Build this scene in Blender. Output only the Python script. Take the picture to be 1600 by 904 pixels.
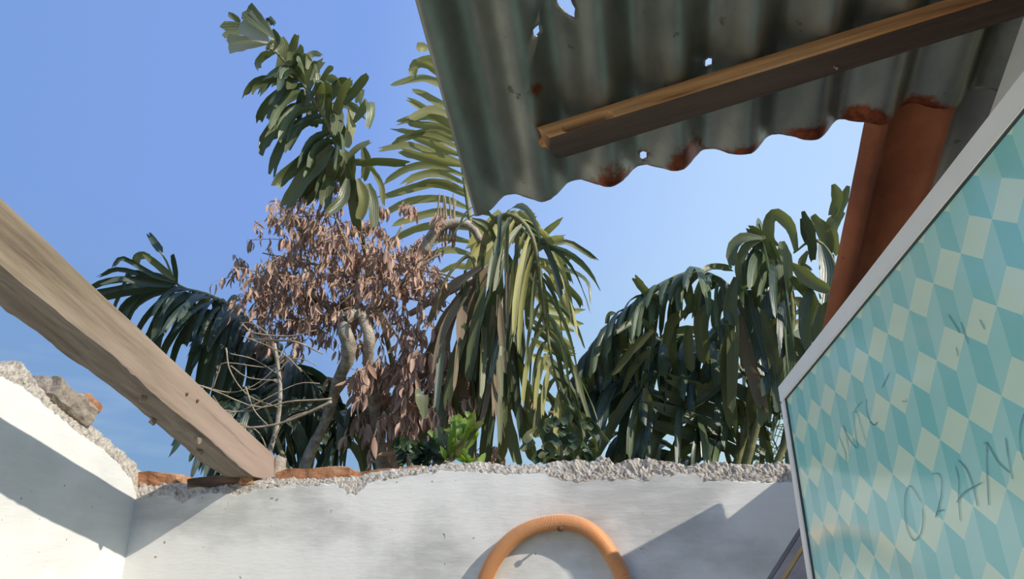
import bpy, bmesh, math, random
from mathutils import Vector, Matrix, noise
random.seed(7)
for o in list(bpy.data.objects): bpy.data.objects.remove(o)
SC = bpy.context.scene
COL = SC.collection
PI = math.pi
V = Vector

# ------------------------------------------------------------------ camera, sky, sun, exposure
EYE = V((0, 0, 1.6)); FPX = 1180.0; PITCH = math.radians(21); YAW = math.radians(10.3)
cd = bpy.data.cameras.new('camera'); cam = bpy.data.objects.new('camera', cd); COL.objects.link(cam)
cd.sensor_width = 36; cd.lens = FPX / 1600 * 36; cd.clip_start = 0.01; cd.clip_end = 500
cam.location = EYE; cam.rotation_euler = (PI / 2 + PITCH, 0, YAW)
SC.camera = cam
SC.view_settings.view_transform = 'Standard'; SC.view_settings.look = 'None'
SC.view_settings.gamma = 1; SC.view_settings.use_curve_mapping = False
SC.view_settings.exposure = 0.15

SUN_DIR = V((-1, .47, -.70)).normalized()
sd = bpy.data.lights.new('sun', 'SUN'); so = bpy.data.objects.new('sun', sd); COL.objects.link(so)
sd.energy = 4.1; sd.angle = math.radians(.6); sd.color = (1, .935, .83)
so.rotation_euler = SUN_DIR.to_track_quat('-Z', 'Y').to_euler(); so.location = (4, -3, 6)

W = bpy.data.worlds.new('sky'); SC.world = W; W.use_nodes = True
nt = W.node_tree; nt.nodes.clear()
def wn(t, **k):
    n = nt.nodes.new(t)
    for a, b in k.items(): setattr(n, a, b)
    return n
tc = wn('ShaderNodeTexCoord'); sx = wn('ShaderNodeSeparateXYZ'); nt.links.new(tc.outputs['Generated'], sx.inputs[0])
dot = wn('ShaderNodeVectorMath', operation='DOT_PRODUCT'); nt.links.new(tc.outputs['Generated'], dot.inputs[0]); dot.inputs[1].default_value = (.95, .25, -.15)
ra = wn('ShaderNodeValToRGB'); e = ra.color_ramp.elements           # paler towards the sun's side
e[0].position = .0; e[0].color = (.185, .335, .66, 1); e[1].position = 1; e[1].color = (.88, .94, 1.0, 1)
m3 = ra.color_ramp.elements.new(.868); m3.color = (.60, .78, 1.0, 1)
m1 = ra.color_ramp.elements.new(.365); m1.color = (.215, .365, .80, 1)
m2 = ra.color_ramp.elements.new(.608); m2.color = (.46, .66, .98, 1)
mr = wn('ShaderNodeMapRange'); mr.inputs[1].default_value = -.9; mr.inputs[2].default_value = 1.0
nt.links.new(dot.outputs['Value'], mr.inputs[0]); nt.links.new(mr.outputs[0], ra.inputs[0])
re_ = wn('ShaderNodeMapRange'); re_.inputs[1].default_value = .0; re_.inputs[2].default_value = .42
nt.links.new(sx.outputs['Z'], re_.inputs[0])
low = wn('ShaderNodeMix', data_type='RGBA', blend_type='MULTIPLY'); low.inputs[0].default_value = 1
rl = wn('ShaderNodeValToRGB'); rl.color_ramp.elements[0].color = (.98, 1.02, .68, 1); rl.color_ramp.elements[1].color = (1, 1, 1, 1)
nt.links.new(re_.outputs[0], rl.inputs[0]); nt.links.new(ra.outputs[0], low.inputs[6]); nt.links.new(rl.outputs[0], low.inputs[7])
mp = wn('ShaderNodeMapping'); mp.inputs['Scale'].default_value = (3, 3, 14); nt.links.new(tc.outputs['Generated'], mp.inputs[0])
cn = wn('ShaderNodeTexNoise'); cn.inputs['Scale'].default_value = 1.6; cn.inputs['Detail'].default_value = 7; nt.links.new(mp.outputs[0], cn.inputs['Vector'])
cr = wn('ShaderNodeMapRange'); cr.inputs[1].default_value = .52; cr.inputs[2].default_value = .85; nt.links.new(cn.outputs[0], cr.inputs[0])
ce = wn('ShaderNodeMapRange'); ce.inputs[1].default_value = .34; ce.inputs[2].default_value = .18; ce.inputs[4].default_value = .5; nt.links.new(sx.outputs['Z'], ce.inputs[0])
cm = wn('ShaderNodeMath', operation='MULTIPLY'); nt.links.new(cr.outputs[0], cm.inputs[0]); nt.links.new(ce.outputs[0], cm.inputs[1])
cl = wn('ShaderNodeMix', data_type='RGBA'); cl.inputs[7].default_value = (.55, .66, .78, 1)
nt.links.new(cm.outputs[0], cl.inputs[0]); nt.links.new(low.outputs[2], cl.inputs[6])
bg = wn('ShaderNodeBackground'); bg.inputs[1].default_value = .92
wo = wn('ShaderNodeOutputWorld'); nt.links.new(cl.outputs[2], bg.inputs[0]); nt.links.new(bg.outputs[0], wo.inputs[0])

# ------------------------------------------------------------------ measuring helpers
RT = V((math.cos(YAW), math.sin(YAW), 0))
FW = V((-math.sin(YAW) * math.cos(PITCH), math.cos(YAW) * math.cos(PITCH), math.sin(PITCH)))
UP = RT.cross(FW)
def ray(u, v): return FW + RT * ((u - 800) / FPX) + UP * ((452 - v) / FPX)
def at(u, v, d): return EYE + ray(u, v) * d
def on_y(u, v, y): r = ray(u, v); return EYE + r * (y / r.y)
def on_x(u, v, x): r = ray(u, v); return EYE + r * (x / r.x)
def fbm(p, s, oct=4): return noise.fractal(V(p) * s, 1.0, 2.0, oct)
def rnd(a, b): return random.uniform(a, b)

# ------------------------------------------------------------------ object helpers
def link(name, me, m, parent=None):
    o = bpy.data.objects.new(name, me); COL.objects.link(o)
    if m is not None and not me.materials:
        for mm in (m if isinstance(m, (list, tuple)) else [m]): me.materials.append(mm)
    if parent is not None: o.parent = parent
    return o
def mesh(name, vs, fs, m, parent=None, smooth=False, attr=None, origin=None):
    me = bpy.data.meshes.new(name)
    if origin is not None: vs = [V(v) - origin for v in vs]
    me.from_pydata([tuple(v) for v in vs], [], fs); me.update()
    if smooth: me.polygons.foreach_set('use_smooth', [True] * len(me.polygons))
    for k, vals in (attr or {}).items():
        a = me.attributes.new(k, 'FLOAT', 'POINT'); a.data.foreach_set('value', vals)
    o = link(name, me, m, parent)
    if origin is not None: o.location = origin
    return o
def tag(o, label, cat, group=None, kind=None):
    o['label'] = label; o['category'] = cat
    if group: o['group'] = group
    if kind: o['kind'] = kind
    return o
def struct(o): o['kind'] = 'structure'; return o
def empty(name, loc): o = bpy.data.objects.new(name, None); COL.objects.link(o); o.location = loc; o.empty_display_size = .1; return o
def thing(name, loc, label, cat, group=None): return tag(empty(name, loc), label, cat, group)
def adopt(o, parent):                                              # world-space mesh -> child of an Empty placed at parent.location
    p, loc = parent, V((0, 0, 0))
    while p is not None: loc += p.location; p = p.parent
    o.parent = parent; o.location = o.location - loc
    return o
def grid_faces(nu, nv, close=False, off=0):
    f = []
    for i in range(nu - 1):
        for j in range(nv if close else nv - 1):
            k = (j + 1) % nv
            f.append((off + i * nv + j, off + i * nv + k, off + (i + 1) * nv + k, off + (i + 1) * nv + j))
    return f
def crom(pts, n):
    P = [pts[0] * 2 - pts[1]] + list(pts) + [pts[-1] * 2 - pts[-2]]
    out = []; m = len(pts) - 1
    for i in range(n + 1):
        t = i / n * m; k = min(int(t), m - 1); t -= k
        a, b, c, d = P[k:k + 4]
        out.append(.5 * ((2 * b) + (c - a) * t + (2 * a - 5 * b + 4 * c - d) * t * t + (3 * b - a - 3 * c + d) * t ** 3))
    return out
def tube_data(pts, radii, seg=8, off=0, rough=0.0, caps=True):
    vs, fs = [], []; n = len(pts); ref = V((.3, .2, 1)).normalized()
    for i, p in enumerate(pts):
        t = (pts[min(i + 1, n - 1)] - pts[max(i - 1, 0)]).normalized()
        a = ref.cross(t)
        if a.length < 1e-3: a = V((1, 0, 0)).cross(t)
        a.normalize(); b = t.cross(a); ref = a.cross(t) * -1 if False else ref
        for j in range(seg):
            q = 2 * PI * j / seg; r = radii[i]
            w = p + (a * math.cos(q) + b * math.sin(q)) * r
            if rough: w += (w - p) * rough * fbm(w, .8 / max(r, .004), 2)
            vs.append(w)
    fs = grid_faces(n, seg, True, off)
    if caps: fs += [tuple(off + j for j in reversed(range(seg))), tuple(off + (n - 1) * seg + j for j in range(seg))]
    return vs, fs
def tube(name, pts, radii, m, seg=8, rough=0.0, parent=None):
    if not isinstance(radii, (list, tuple)): radii = [radii] * len(pts)
    vs, fs = tube_data(pts, radii, seg, 0, rough)
    o = mesh(name, vs, fs, m, smooth=True, origin=V(pts[0]))
    return adopt(o, parent) if parent is not None else o
def lerp_list(vals, n):
    return [vals[min(int(i / n * (len(vals) - 1)), len(vals) - 2)] * (1 - f) + vals[min(int(i / n * (len(vals) - 1)), len(vals) - 2) + 1] * f
            for i in range(n + 1) for f in [i / n * (len(vals) - 1) - min(int(i / n * (len(vals) - 1)), len(vals) - 2)]]

# ------------------------------------------------------------------ materials
def nodes(name):
    m = bpy.data.materials.new(name); m.use_nodes = True; t = m.node_tree
    return m, t, t.nodes['Principled BSDF']
def N(t, typ, ins=None, **k):
    n = t.nodes.new(typ)
    for a, b in k.items(): setattr(n, a, b)
    for a, b in (ins or {}).items():
        if isinstance(b, bpy.types.NodeSocket): t.links.new(b, n.inputs[a])
        else: n.inputs[a].default_value = b
    return n
def ramp(t, fac, stops):
    r = N(t, 'ShaderNodeValToRGB', {0: fac}); e = r.color_ramp.elements
    while len(e) < len(stops): e.new(.5)
    for x, (p, c) in zip(e, stops): x.position = p; x.color = (*c, 1)
    return r.outputs[0]
def coords(t, scale=(1, 1, 1), rot=(0, 0, 0), kind='Object'):
    c = N(t, 'ShaderNodeTexCoord'); return N(t, 'ShaderNodeMapping', {0: c.outputs[kind], 'Scale': scale, 'Rotation': rot}).outputs[0]
def nz(t, vec, scale, detail=6, rough=.55): return N(t, 'ShaderNodeTexNoise', {'Vector': vec, 'Scale': scale, 'Detail': detail, 'Roughness': rough}).outputs[0]
def mixc(t, f, a, b, mode='MIX'):
    n = N(t, 'ShaderNodeMix', data_type='RGBA', blend_type=mode)
    for i, x in ((0, f), (6, a), (7, b)):
        if isinstance(x, bpy.types.NodeSocket): t.links.new(x, n.inputs[i])
        else: n.inputs[i].default_value = x if i == 0 else (*x, 1)
    return n.outputs[2]
def bump(t, b, h, strength, dist=.01):
    n = N(t, 'ShaderNodeBump', {'Height': h, 'Strength': strength, 'Distance': dist}); t.links.new(n.outputs[0], b.inputs['Normal'])
def simple(name, stops, scale=8, rough=.7, bs=.3, bd=.004, bscale=None, stretch=(1, 1, 1), metal=0, spec=.5, kind='Object'):
    m, t, b = nodes(name); v = coords(t, stretch, kind=kind); n = nz(t, v, scale)
    t.links.new(ramp(t, n, stops), b.inputs['Base Color'])
    b.inputs['Roughness'].default_value = rough; b.inputs['Metallic'].default_value = metal; b.inputs['Specular IOR Level'].default_value = spec
    if bs: bump(t, b, nz(t, v, bscale or scale * 4, 8, .65), bs, bd)
    return m
def plaster(name, ca, cb, cc):
    m, t, b = nodes(name); v = coords(t)
    n1 = nz(t, coords(t, (1, 1, 1.5)), 3.6, 5); n2 = nz(t, coords(t, (1, 1, 6)), 9, 7, .6)
    c = ramp(t, n1, [(.38, cb), (.55, ca)]); c = mixc(t, ramp(t, n2, [(.45, (0, 0, 0)), (.75, (.4, .4, .4))]), c, cc)
    pit = nz(t, v, 55, 2); c = mixc(t, ramp(t, pit, [(.735, (0, 0, 0)), (.76, (.75, .75, .75))]), c, (.16, .15, .14))
    mo = N(t, 'ShaderNodeAttribute', attribute_name='mortar').outputs['Fac']
    jit = N(t, 'ShaderNodeMath', {0: mo, 1: N(t, 'ShaderNodeMath', {0: nz(t, v, 60, 5, .7), 1: .5}, operation='SUBTRACT').outputs[0]}, operation='ADD').outputs[0]
    jit = N(t, 'ShaderNodeMapRange', {0: jit, 1: .42, 2: .58}).outputs[0]
    mc = ramp(t, nz(t, v, 70, 8, .7), [(.30, (.17, .145, .12)), (.48, (.46, .41, .35)), (.7, (.66, .60, .52))])
    t.links.new(mixc(t, jit, c, mc), b.inputs['Base Color']); b.inputs['Roughness'].default_value = .9; b.inputs['Specular IOR Level'].default_value = .2
    h = N(t, 'ShaderNodeMix', {0: jit, 2: N(t, 'ShaderNodeMath', {0: nz(t, coords(t, (1, 1, 4)), 40, 8, .6), 1: .25}, operation='MULTIPLY').outputs[0], 3: nz(t, v, 120, 8, .75)}).outputs[0]
    bump(t, b, h, .55, .006)
    return m
M = {}
M['plaster_back'] = plaster('grey whitewashed plaster', (.70, .68, .635), (.47, .46, .43), (.79, .77, .73))
M['plaster_left'] = plaster('white plaster', (.76, .745, .70), (.66, .65, .61), (.80, .785, .74))
M['brick'] = simple('fired brick', [(.3, (.16, .065, .03)), (.55, (.42, .19, .085)), (.75, (.55, .36, .22))], 22, .92, .8, .006)
M['concrete'] = simple('pale cement floor', [(.3, (.52, .50, .46)), (.7, (.66, .64, .59))], 3, .9, .3)
M['earth'] = simple('earth with dry grass', [(.35, (.10, .10, .045)), (.65, (.22, .18, .10))], 2.5, .95, .5, .03)
def wood(name, stops, stops2, scale, fine, pink=None, along=(1, 1, 1), bs=.5, spec=.25, rough=.85, rot=(0, 0, 0)):
    m, t, b = nodes(name); v = coords(t, (1, 1, 1), rot); v = N(t, 'ShaderNodeMapping', {0: v, 'Scale': along}).outputs[0]; n = nz(t, v, scale, 8, .65); n2 = nz(t, v, fine, 4, .6)
    c = ramp(t, n, stops)
    dirt_shade = N(t, 'ShaderNodeAttribute', attribute_name='dirt_shade').outputs['Fac']
    c = mixc(t, dirt_shade, c, ramp(t, n, stops2))
    if pink:
        pk = N(t, 'ShaderNodeAttribute', attribute_name='paint').outputs['Fac']; c = mixc(t, pk, c, pink)
    c = mixc(t, ramp(t, n2, [(.62, (0, 0, 0)), (.72, (.55, .55, .55))]), c, tuple(x * .45 for x in stops[0][1]))
    t.links.new(c, b.inputs['Base Color']); b.inputs['Roughness'].default_value = rough; b.inputs['Specular IOR Level'].default_value = spec
    bump(t, b, n, bs, .004)
    return m
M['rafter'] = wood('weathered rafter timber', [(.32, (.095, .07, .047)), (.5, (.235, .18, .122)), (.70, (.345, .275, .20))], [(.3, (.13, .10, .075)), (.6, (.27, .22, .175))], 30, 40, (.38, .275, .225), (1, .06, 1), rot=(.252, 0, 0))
M['batten'] = wood('old reddish batten', [(.3, (.16, .06, .022)), (.5, (.50, .23, .085)), (.75, (.72, .43, .20))], [(.3, (.04, .025, .018)), (.6, (.10, .065, .048))], 30, 42, None, (.08, 1, 1), .9, rot=(0, .2, 0))  # first ramp brightened as if lit, second darkened to paint underside shade
M['block'] = simple('dirty broken block', [(.3, (.17, .14, .11)), (.5, (.34, .28, .22)), (.72, (.48, .41, .33))], 45, .95, .9, .006)
M['mud'] = simple('dried mud', [(.3, (.20, .15, .11)), (.7, (.36, .29, .23))], 60, .95, .8, .004)
M['stub'] = simple('split dark wood', [(.35, (.05, .03, .02)), (.7, (.22, .13, .08))], 30, .9, .6, .004, stretch=(.2, 1, 1))
def sheet_mat(name, stops, rust, metal, rough):
    m, t, b = nodes(name); v = coords(t, (1, .5, 1)); n = nz(t, v, 11, 8, .6); n2 = nz(t, coords(t), 60, 5, .7)
    c = ramp(t, n, stops)
    r = N(t, 'ShaderNodeAttribute', attribute_name='rust').outputs['Fac']
    r = N(t, 'ShaderNodeMath', {0: r, 1: N(t, 'ShaderNodeMath', {0: n2, 1: .5}, operation='SUBTRACT').outputs[0]}, operation='ADD').outputs[0]
    r = N(t, 'ShaderNodeMapRange', {0: r, 1: .40, 2: .62}).outputs[0]
    c = mixc(t, r, c, ramp(t, n2, [(.35, rust[0]), (.65, rust[1])]))
    spots = ramp(t, nz(t, coords(t), 34, 3), [(.69, (0, 0, 0)), (.73, (.7, .7, .7))]); c = mixc(t, spots, c, tuple(x * .5 for x in stops[0][1]))
    t.links.new(c, b.inputs['Base Color']); b.inputs['Metallic'].default_value = metal
    t.links.new(N(t, 'ShaderNodeMapRange', {0: n2, 3: rough - .12, 4: rough + .15}).outputs[0], b.inputs['Roughness'])
    bump(t, b, n2, .12, .002)
    return m
M['zinc'] = sheet_mat('weathered zinc', [(.3, (.17, .175, .145)), (.55, (.28, .275, .23)), (.75, (.42, .40, .335))], ((.10, .018, .008), (.30, .08, .03)), .88, .42)
M['zinc_pale'] = sheet_mat('paler zinc', [(.3, (.20, .20, .185)), (.55, (.30, .30, .28)), (.75, (.40, .39, .36))], ((.10, .03, .02), (.26, .10, .05)), .2, .55)
M['rust'] = sheet_mat('rusted sheet iron', [(.3, (.20, .055, .022)), (.55, (.34, .105, .04)), (.75, (.46, .17, .065))], ((.16, .05, .025), (.3, .1, .04)), 0, .8)
M['hose'] = simple('orange ribbed plastic', [(.3, (.78, .38, .16)), (.7, (.85, .47, .22))], 5, .45, 0)
M['iron'] = simple('rusty iron', [(.3, (.05, .025, .015)), (.7, (.16, .08, .045))], 60, .7, .3)
M['nail'] = simple('dull steel', [(.3, (.25, .2, .16)), (.7, (.42, .36, .3))], 60, .5, .2, metal=.6)
M['alu'] = simple('pale aluminium', [(.3, (.80, .77, .70)), (.7, (.86, .83, .76))], 14, .5, .05, metal=.0)
M['gasket'] = simple('dark gasket', [(.3, (.05, .06, .06)), (.7, (.09, .1, .1))], 14, .8, 0)
M['marker'] = simple('faded marker ink', [(.3, (.10, .27, .27)), (.7, (.20, .40, .39))], 60, .7, 0)
M['ply'] = simple('brown plywood', [(.3, (.26, .20, .16)), (.7, (.42, .34, .28))], 20, .8, .2)
M['ply_edge'] = simple('dark plywood edge', [(.3, (.14, .115, .09)), (.7, (.22, .18, .15))], 20, .8, .2)
M['glue'] = simple('yellow glue streak', [(.3, (.42, .22, .04)), (.7, (.6, .36, .08))], 20, .6, .2)
def print_mat():
    m, t, b = nodes('diamond printed plastic')
    c = N(t, 'ShaderNodeVertexColor', layer_name='print').outputs[0]
    n = nz(t, coords(t), 7, 6); c = mixc(t, ramp(t, n, [(.42, (0, 0, 0)), (.75, (.22, .22, .22))]), c, (.60, .78, .66))
    t.links.new(c, b.inputs['Base Color']); b.inputs['Roughness'].default_value = .1; b.inputs['Specular IOR Level'].default_value = 1.0
    return m
M['print'] = print_mat()
def leaf_mat(name, ca, cb, under, rough=.42, trans=.35, tcol=None, spec=.5):
    m, t, b = nodes(name); oi = N(t, 'ShaderNodeObjectInfo')
    c = ramp(t, oi.outputs['Random'], [(0, ca), (1, cb)])
    c = mixc(t, ramp(t, nz(t, coords(t), 30, 5), [(.45, (0, 0, 0)), (.8, (.4, .4, .4))]), c, tuple(.5 * x + .12 for x in cb))
    g = N(t, 'ShaderNodeNewGeometry'); c = mixc(t, g.outputs['Backfacing'], c, under)
    t.links.new(c, b.inputs['Base Color']); b.inputs['Roughness'].default_value = rough; b.inputs['Specular IOR Level'].default_value = spec
    st = N(t, 'ShaderNodeAttribute', attribute_name='across').outputs['Fac']
    wv = N(t, 'ShaderNodeMath', {0: N(t, 'ShaderNodeMath', {0: st, 1: 40.0}, operation='MULTIPLY').outputs[0]}, operation='SINE').outputs[0]
    bump(t, b, wv, .2, .0025)
    tr = N(t, 'ShaderNodeBsdfTranslucent', {0: (*(tcol or cb), 1)}); mx = N(t, 'ShaderNodeMixShader', {0: trans, 1: b.outputs[0], 2: tr.outputs[0]})
    t.links.new(mx.outputs[0], t.nodes['Material Output'].inputs[0])
    return m
M['leaf_dark'] = leaf_mat('dark palm leaf', (.035, .062, .024), (.085, .115, .042), (.11, .125, .055), .36, .18, (.14, .19, .04), .65)
M['leaf_blue'] = leaf_mat('bluish palm leaf', (.014, .034, .024), (.042, .070, .038), (.06, .08, .045), .34, .12, (.08, .14, .04), .6)
M['leaf_mid'] = leaf_mat('green palm leaf', (.085, .135, .06), (.16, .20, .09), (.17, .18, .09), .38, .24, (.24, .27, .06), .6)
M['leaf_yellow'] = leaf_mat('yellowing palm leaf', (.17, .17, .055), (.31, .29, .09), (.26, .25, .10), .45, .36, (.44, .42, .12))
M['leaf_gold'] = leaf_mat('golden palm leaf', (.34, .33, .09), (.52, .48, .16), (.44, .41, .15), .45, .35, (.6, .56, .16))
M['leaf_pale'] = leaf_mat('pale underside leaf', (.50, .48, .37), (.60, .57, .45), (.56, .53, .42), .5, .3, (.4, .4, .2))
M['leaf_brown'] = leaf_mat('withered palm leaf', (.20, .145, .085), (.32, .25, .15), (.26, .2, .13), .7, .2, (.3, .2, .1), .2)
M['leaf_dead'] = leaf_mat('dry dead leaf', (.31, .165, .115), (.70, .47, .345), (.44, .285, .215), .6, .15, (.5, .25, .12), .3)
M['leaf_lime'] = leaf_mat('bright green leaf', (.12, .24, .03), (.26, .42, .06), (.2, .3, .06), .4, .4, (.4, .6, .06))
M['leaf_deep'] = leaf_mat('deep green leaf', (.02, .05, .02), (.04, .085, .03), (.05, .08, .04), .35, .15, (.08, .16, .03))  # deep green leaf colour for the low shrubs
M['rachis'] = simple('palm stalk', [(.3, (.13, .14, .06)), (.7, (.30, .28, .13))], 12, .6, .3, stretch=(1, 1, 4))
M['bark'] = simple('pale bark', [(.3, (.20, .16, .12)), (.55, (.47, .40, .32)), (.75, (.62, .55, .45))], 28, .9, .8, .008)
M['twig'] = simple('bare twig', [(.3, (.22, .165, .11)), (.7, (.46, .37, .26))], 30, .9, .4, .003)

# ------------------------------------------------------------------ ground, floor, walls
gv = [(-30, 1.85, -.02), (30, 1.85, -.02), (30, 60, -.02), (-30, 60, -.02), (-30, -20, -.02), (30, -20, -.02), (-1.36, 1.85, -.02), (-1.36, -20, -.02)]
struct(mesh('ground', [(-30, -20, -.02), (40, -20, -.02), (40, 60, -.02), (-30, 60, -.02)], [(0, 1, 2, 3)], M['earth']))
def slab(name, x0, x1, y0, y1, z0, z1, m):
    v = [(x, y, z) for z in (z0, z1) for x, y in ((x0, y0), (x1, y0), (x1, y1), (x0, y1))]
    return mesh(name, v, [(3, 2, 1, 0), (4, 5, 6, 7), (0, 1, 5, 4), (1, 2, 6, 5), (2, 3, 7, 6), (3, 0, 4, 7)], m)
struct(slab('floor', -1.24, .45, -1.6, 1.70, -.015, 0, M['concrete']))

YW = 1.70; XL = on_y(218, 740, YW).x
def profile(pts):
    pts = sorted(pts)
    def f(x):
        if x <= pts[0][0]: return pts[0][1]
        for (a, b), (c, d) in zip(pts, pts[1:]):
            if x <= c: return b + (d - b) * (x - a) / (c - a)
        return pts[-1][1]
    return f
def px_profile(pp, fn, ax): return profile([(p[ax], p.z) for p in (fn(u, v) for u, v in pp)])
back_edge = px_profile([(180, 785), (235, 775), (262, 772), (285, 784), (315, 770), (345, 768), (372, 772), (400, 764), (440, 758), (480, 758), (520, 753), (545, 768), (555, 772), (575, 754), (600, 748), (640, 741), (700, 732), (760, 737), (800, 739), (850, 737), (875, 748), (900, 752), (940, 746), (990, 748), (1012, 752), (1022, 742), (1060, 738), (1085, 738), (1102, 748), (1150, 750), (1230, 752), (1400, 752)], lambda u, v: on_y(u, v, YW), 0)
back_top = px_profile([(180, 752), (222, 752), (300, 757), (330, 759), (395, 752), (425, 745), (445, 743), (560, 744), (585, 737), (620, 733), (660, 730), (700, 724), (745, 722), (790, 727), (850, 726), (872, 721), (912, 720), (922, 724), (937, 714), (950, 716), (958, 724), (985, 718), (1010, 717), (1045, 723), (1075, 729), (1090, 726), (1120, 724), (1180, 727), (1230, 724), (1400, 724)], lambda u, v: on_y(u, v, YW + .02), 0)
left_edge = px_profile([(-120, 500), (0, 586), (30, 600), (55, 618), (72, 634), (92, 648), (118, 672), (140, 686), (160, 700), (185, 722), (206, 748), (216, 778)], lambda u, v: on_x(u, v, XL), 1)
left_top = px_profile([(-120, 490), (0, 566), (18, 571), (24, 564), (38, 568), (50, 584), (62, 604), (80, 620), (118, 648), (140, 662), (158, 676), (178, 696), (196, 708), (210, 722), (219, 736)], lambda u, v: on_x(u, v, XL - .015), 1)
def broken_wall(name, axis, a0, a1, edge, top, m, thick, seed, rub):
    res = .0042; n = int((a1 - a0) / res); vs = []; mo = []
    face = YW if axis == 'x' else XL
    sgn = 1 if axis == 'x' else -1
    def pt(a, d, z): return V((a, face + sgn * d, z)) if axis == 'x' else V((face + sgn * d, a, z))
    rows = 0
    for i in range(n + 1):
        a = a0 + (a1 - a0) * i / n
        ez = edge(a) + .004 * fbm((a, seed, 0), 60, 4); tz = top(a) + .0035 * fbm((a, seed, 5), 45, 4)
        ez = min(ez, tz - .002)
        col = []
        for z in (0, .6, 1.2, ez - .20, ez - .1, ez - .05, ez - .025, ez - .012): col.append((0, z, 0, 0))
        col.append((0, ez - .004, 0, .25)); col.append((.001, ez, 0, .6))
        for k in range(1, 11): f = k / 10; col.append((.004 + .014 * f ** 1.5, ez + (tz - ez) * f, 1, 1))
        for k in range(1, 9): f = k / 8; col.append((.018 + (thick - .03) * f, tz - .004 * f, 1, 1))
        col.append((thick, tz - .03, .3, 1)); col.append((thick, tz - .15, 0, 1)); col.append((thick, 0, 0, 1))
        for d, z, k, mm in col:
            p = pt(a, d, z)
            if k:
                q = p + V((seed, 0, 0)); am = rub(a)
                dd = am * (.6 * fbm(q, 70, 4) + .5 * (1 - 2 * abs(noise.noise(q * 150))))
                p = p + pt(0, -1, 0) * 0 + (pt(a, d - dd * .8 * k, z + dd * .55 * k) - pt(a, d, z))
            else:
                if d == 0: p = pt(a, d + .0025 * fbm((a, z, seed), 6, 3), z)
            vs.append(p); mo.append(mm)
        rows = len(col)
    fs = grid_faces(n + 1, rows)
    if axis == 'x': fs = [tuple(reversed(f)) for f in fs]
    fs += [tuple(range(rows)), tuple(reversed(range(n * rows, (n + 1) * rows)))]
    return struct(mesh(name, vs, fs, m, smooth=False, attr={'mortar': mo}))
wall_back = broken_wall('wall_back', 'x', XL - .001, .56, back_edge, back_top, M['plaster_back'], .115, 3.1,
                        profile([(-1.3, .006), (-.6, .004), (-.2, .006), (-.1, .012), (.3, .012)]))
wall_left = broken_wall('wall_left', 'y', -1.6, YW + .10, left_edge, left_top, M['plaster_left'], .115, 9.7, profile([(0, .006), (1.2, .007), (1.8, .006)]))


def brick(loc, size, rot, parent=wall_back, name='brick', m='brick', rough=.004):
    bm = bmesh.new(); bmesh.ops.create_cube(bm, size=1); bmesh.ops.subdivide_edges(bm, edges=bm.edges[:], cuts=4, use_grid_fill=True)
    for v in bm.verts:
        c = V((v.co.x * size[0], v.co.y * size[1], v.co.z * size[2]))
        k = 1 - .10 * (max(0, abs(v.co.x) - .3) * max(0, abs(v.co.z) - .3)) * 25
        v.co = c * k + V((fbm(c + V(loc), 40), fbm(c + V(loc) * 2, 40), fbm(c + V(loc) * 3, 40))) * rough
    me = bpy.data.meshes.new(name); bm.to_mesh(me); bm.free()
    o = link(name, me, M[m], parent); o.location = loc; o.rotation_euler = rot
    return o
def on_wall(u, v, dy=.05): return on_y(u, v, YW + dy)
brick(on_wall(255, 752, .060), (.125, .095, .036), (0, .04, .05))
brick(on_wall(500, 745, .060), (.185, .095, .032), (0, -.02, .02))
brick(on_wall(622, 741, .07), (.17, .085, .02), (0, -.05, 0))
brick(on_wall(346, 752, .045), (.135, .07, .026), (.1, -.05, .08), m='stub', rough=.005)
brick(on_wall(388, 750, .03), (.03, .05, .026), (0, -.1, .3), m='brick')
# broken block end on the left wall's sloping top
lp = on_x(93, 622, XL - .042) - V((0, 0, .012))
b_ = brick(lp, (.088, .135, .058), (math.radians(-17), 0, 0), wall_left, 'mortar_block', 'brick', .008)
b_.data.materials[0] = M['block']
a_ = b_.data.attributes.new('mortar', 'FLOAT', 'POINT'); a_.data.foreach_set('value', [1.0] * len(b_.data.vertices))
b2 = brick(on_x(126, 632, XL - .055), (.075, .05, .032), (math.radians(-17), 0, 0), wall_left)
# loose crumbs of mortar along the wall tops, joined as one part: nobody could count them
def crumbs(name, n, f, parent, m):
    vs, fs, mo = [], [], []
    for _ in range(n):
        p, r = f(); off = len(vs); bm = bmesh.new(); bmesh.ops.create_icosphere(bm, subdivisions=1, radius=r)
        for v in bm.verts: vs.append(p + v.co * rnd(.65, 1.25)); mo.append(1.0)
        bm.verts.index_update()
        fs += [tuple(off + v.index for v in q.verts) for q in bm.faces]; bm.free()
    o = mesh(name, vs, fs, m, attr={'mortar': mo}, parent=parent); o['kind'] = 'stuff'
def cb():
    x = random.choice([rnd(-1.2, .4), rnd(-.22, .35), rnd(-.22, .35), rnd(-.95, -.5)]); f = random.random(); z = back_edge(x) + (back_top(x) - back_edge(x)) * f
    return V((x, YW + .002 + .022 * f + rnd(0, .02) * (f > .8), z)), random.choice((.002, .003, .0045, .006))
crumbs('mortar_crumbs', 1500, cb, wall_back, M['plaster_back'])
def clf():
    y = rnd(.9, 1.69); f = random.random(); z = left_edge(y) + (left_top(y) - left_edge(y)) * f
    return V((XL - .002 - .018 * f, y, z)), random.choice((.002, .003, .0045))
crumbs('mortar_crumbs', 500, clf, wall_left, M['plaster_left'])

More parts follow.
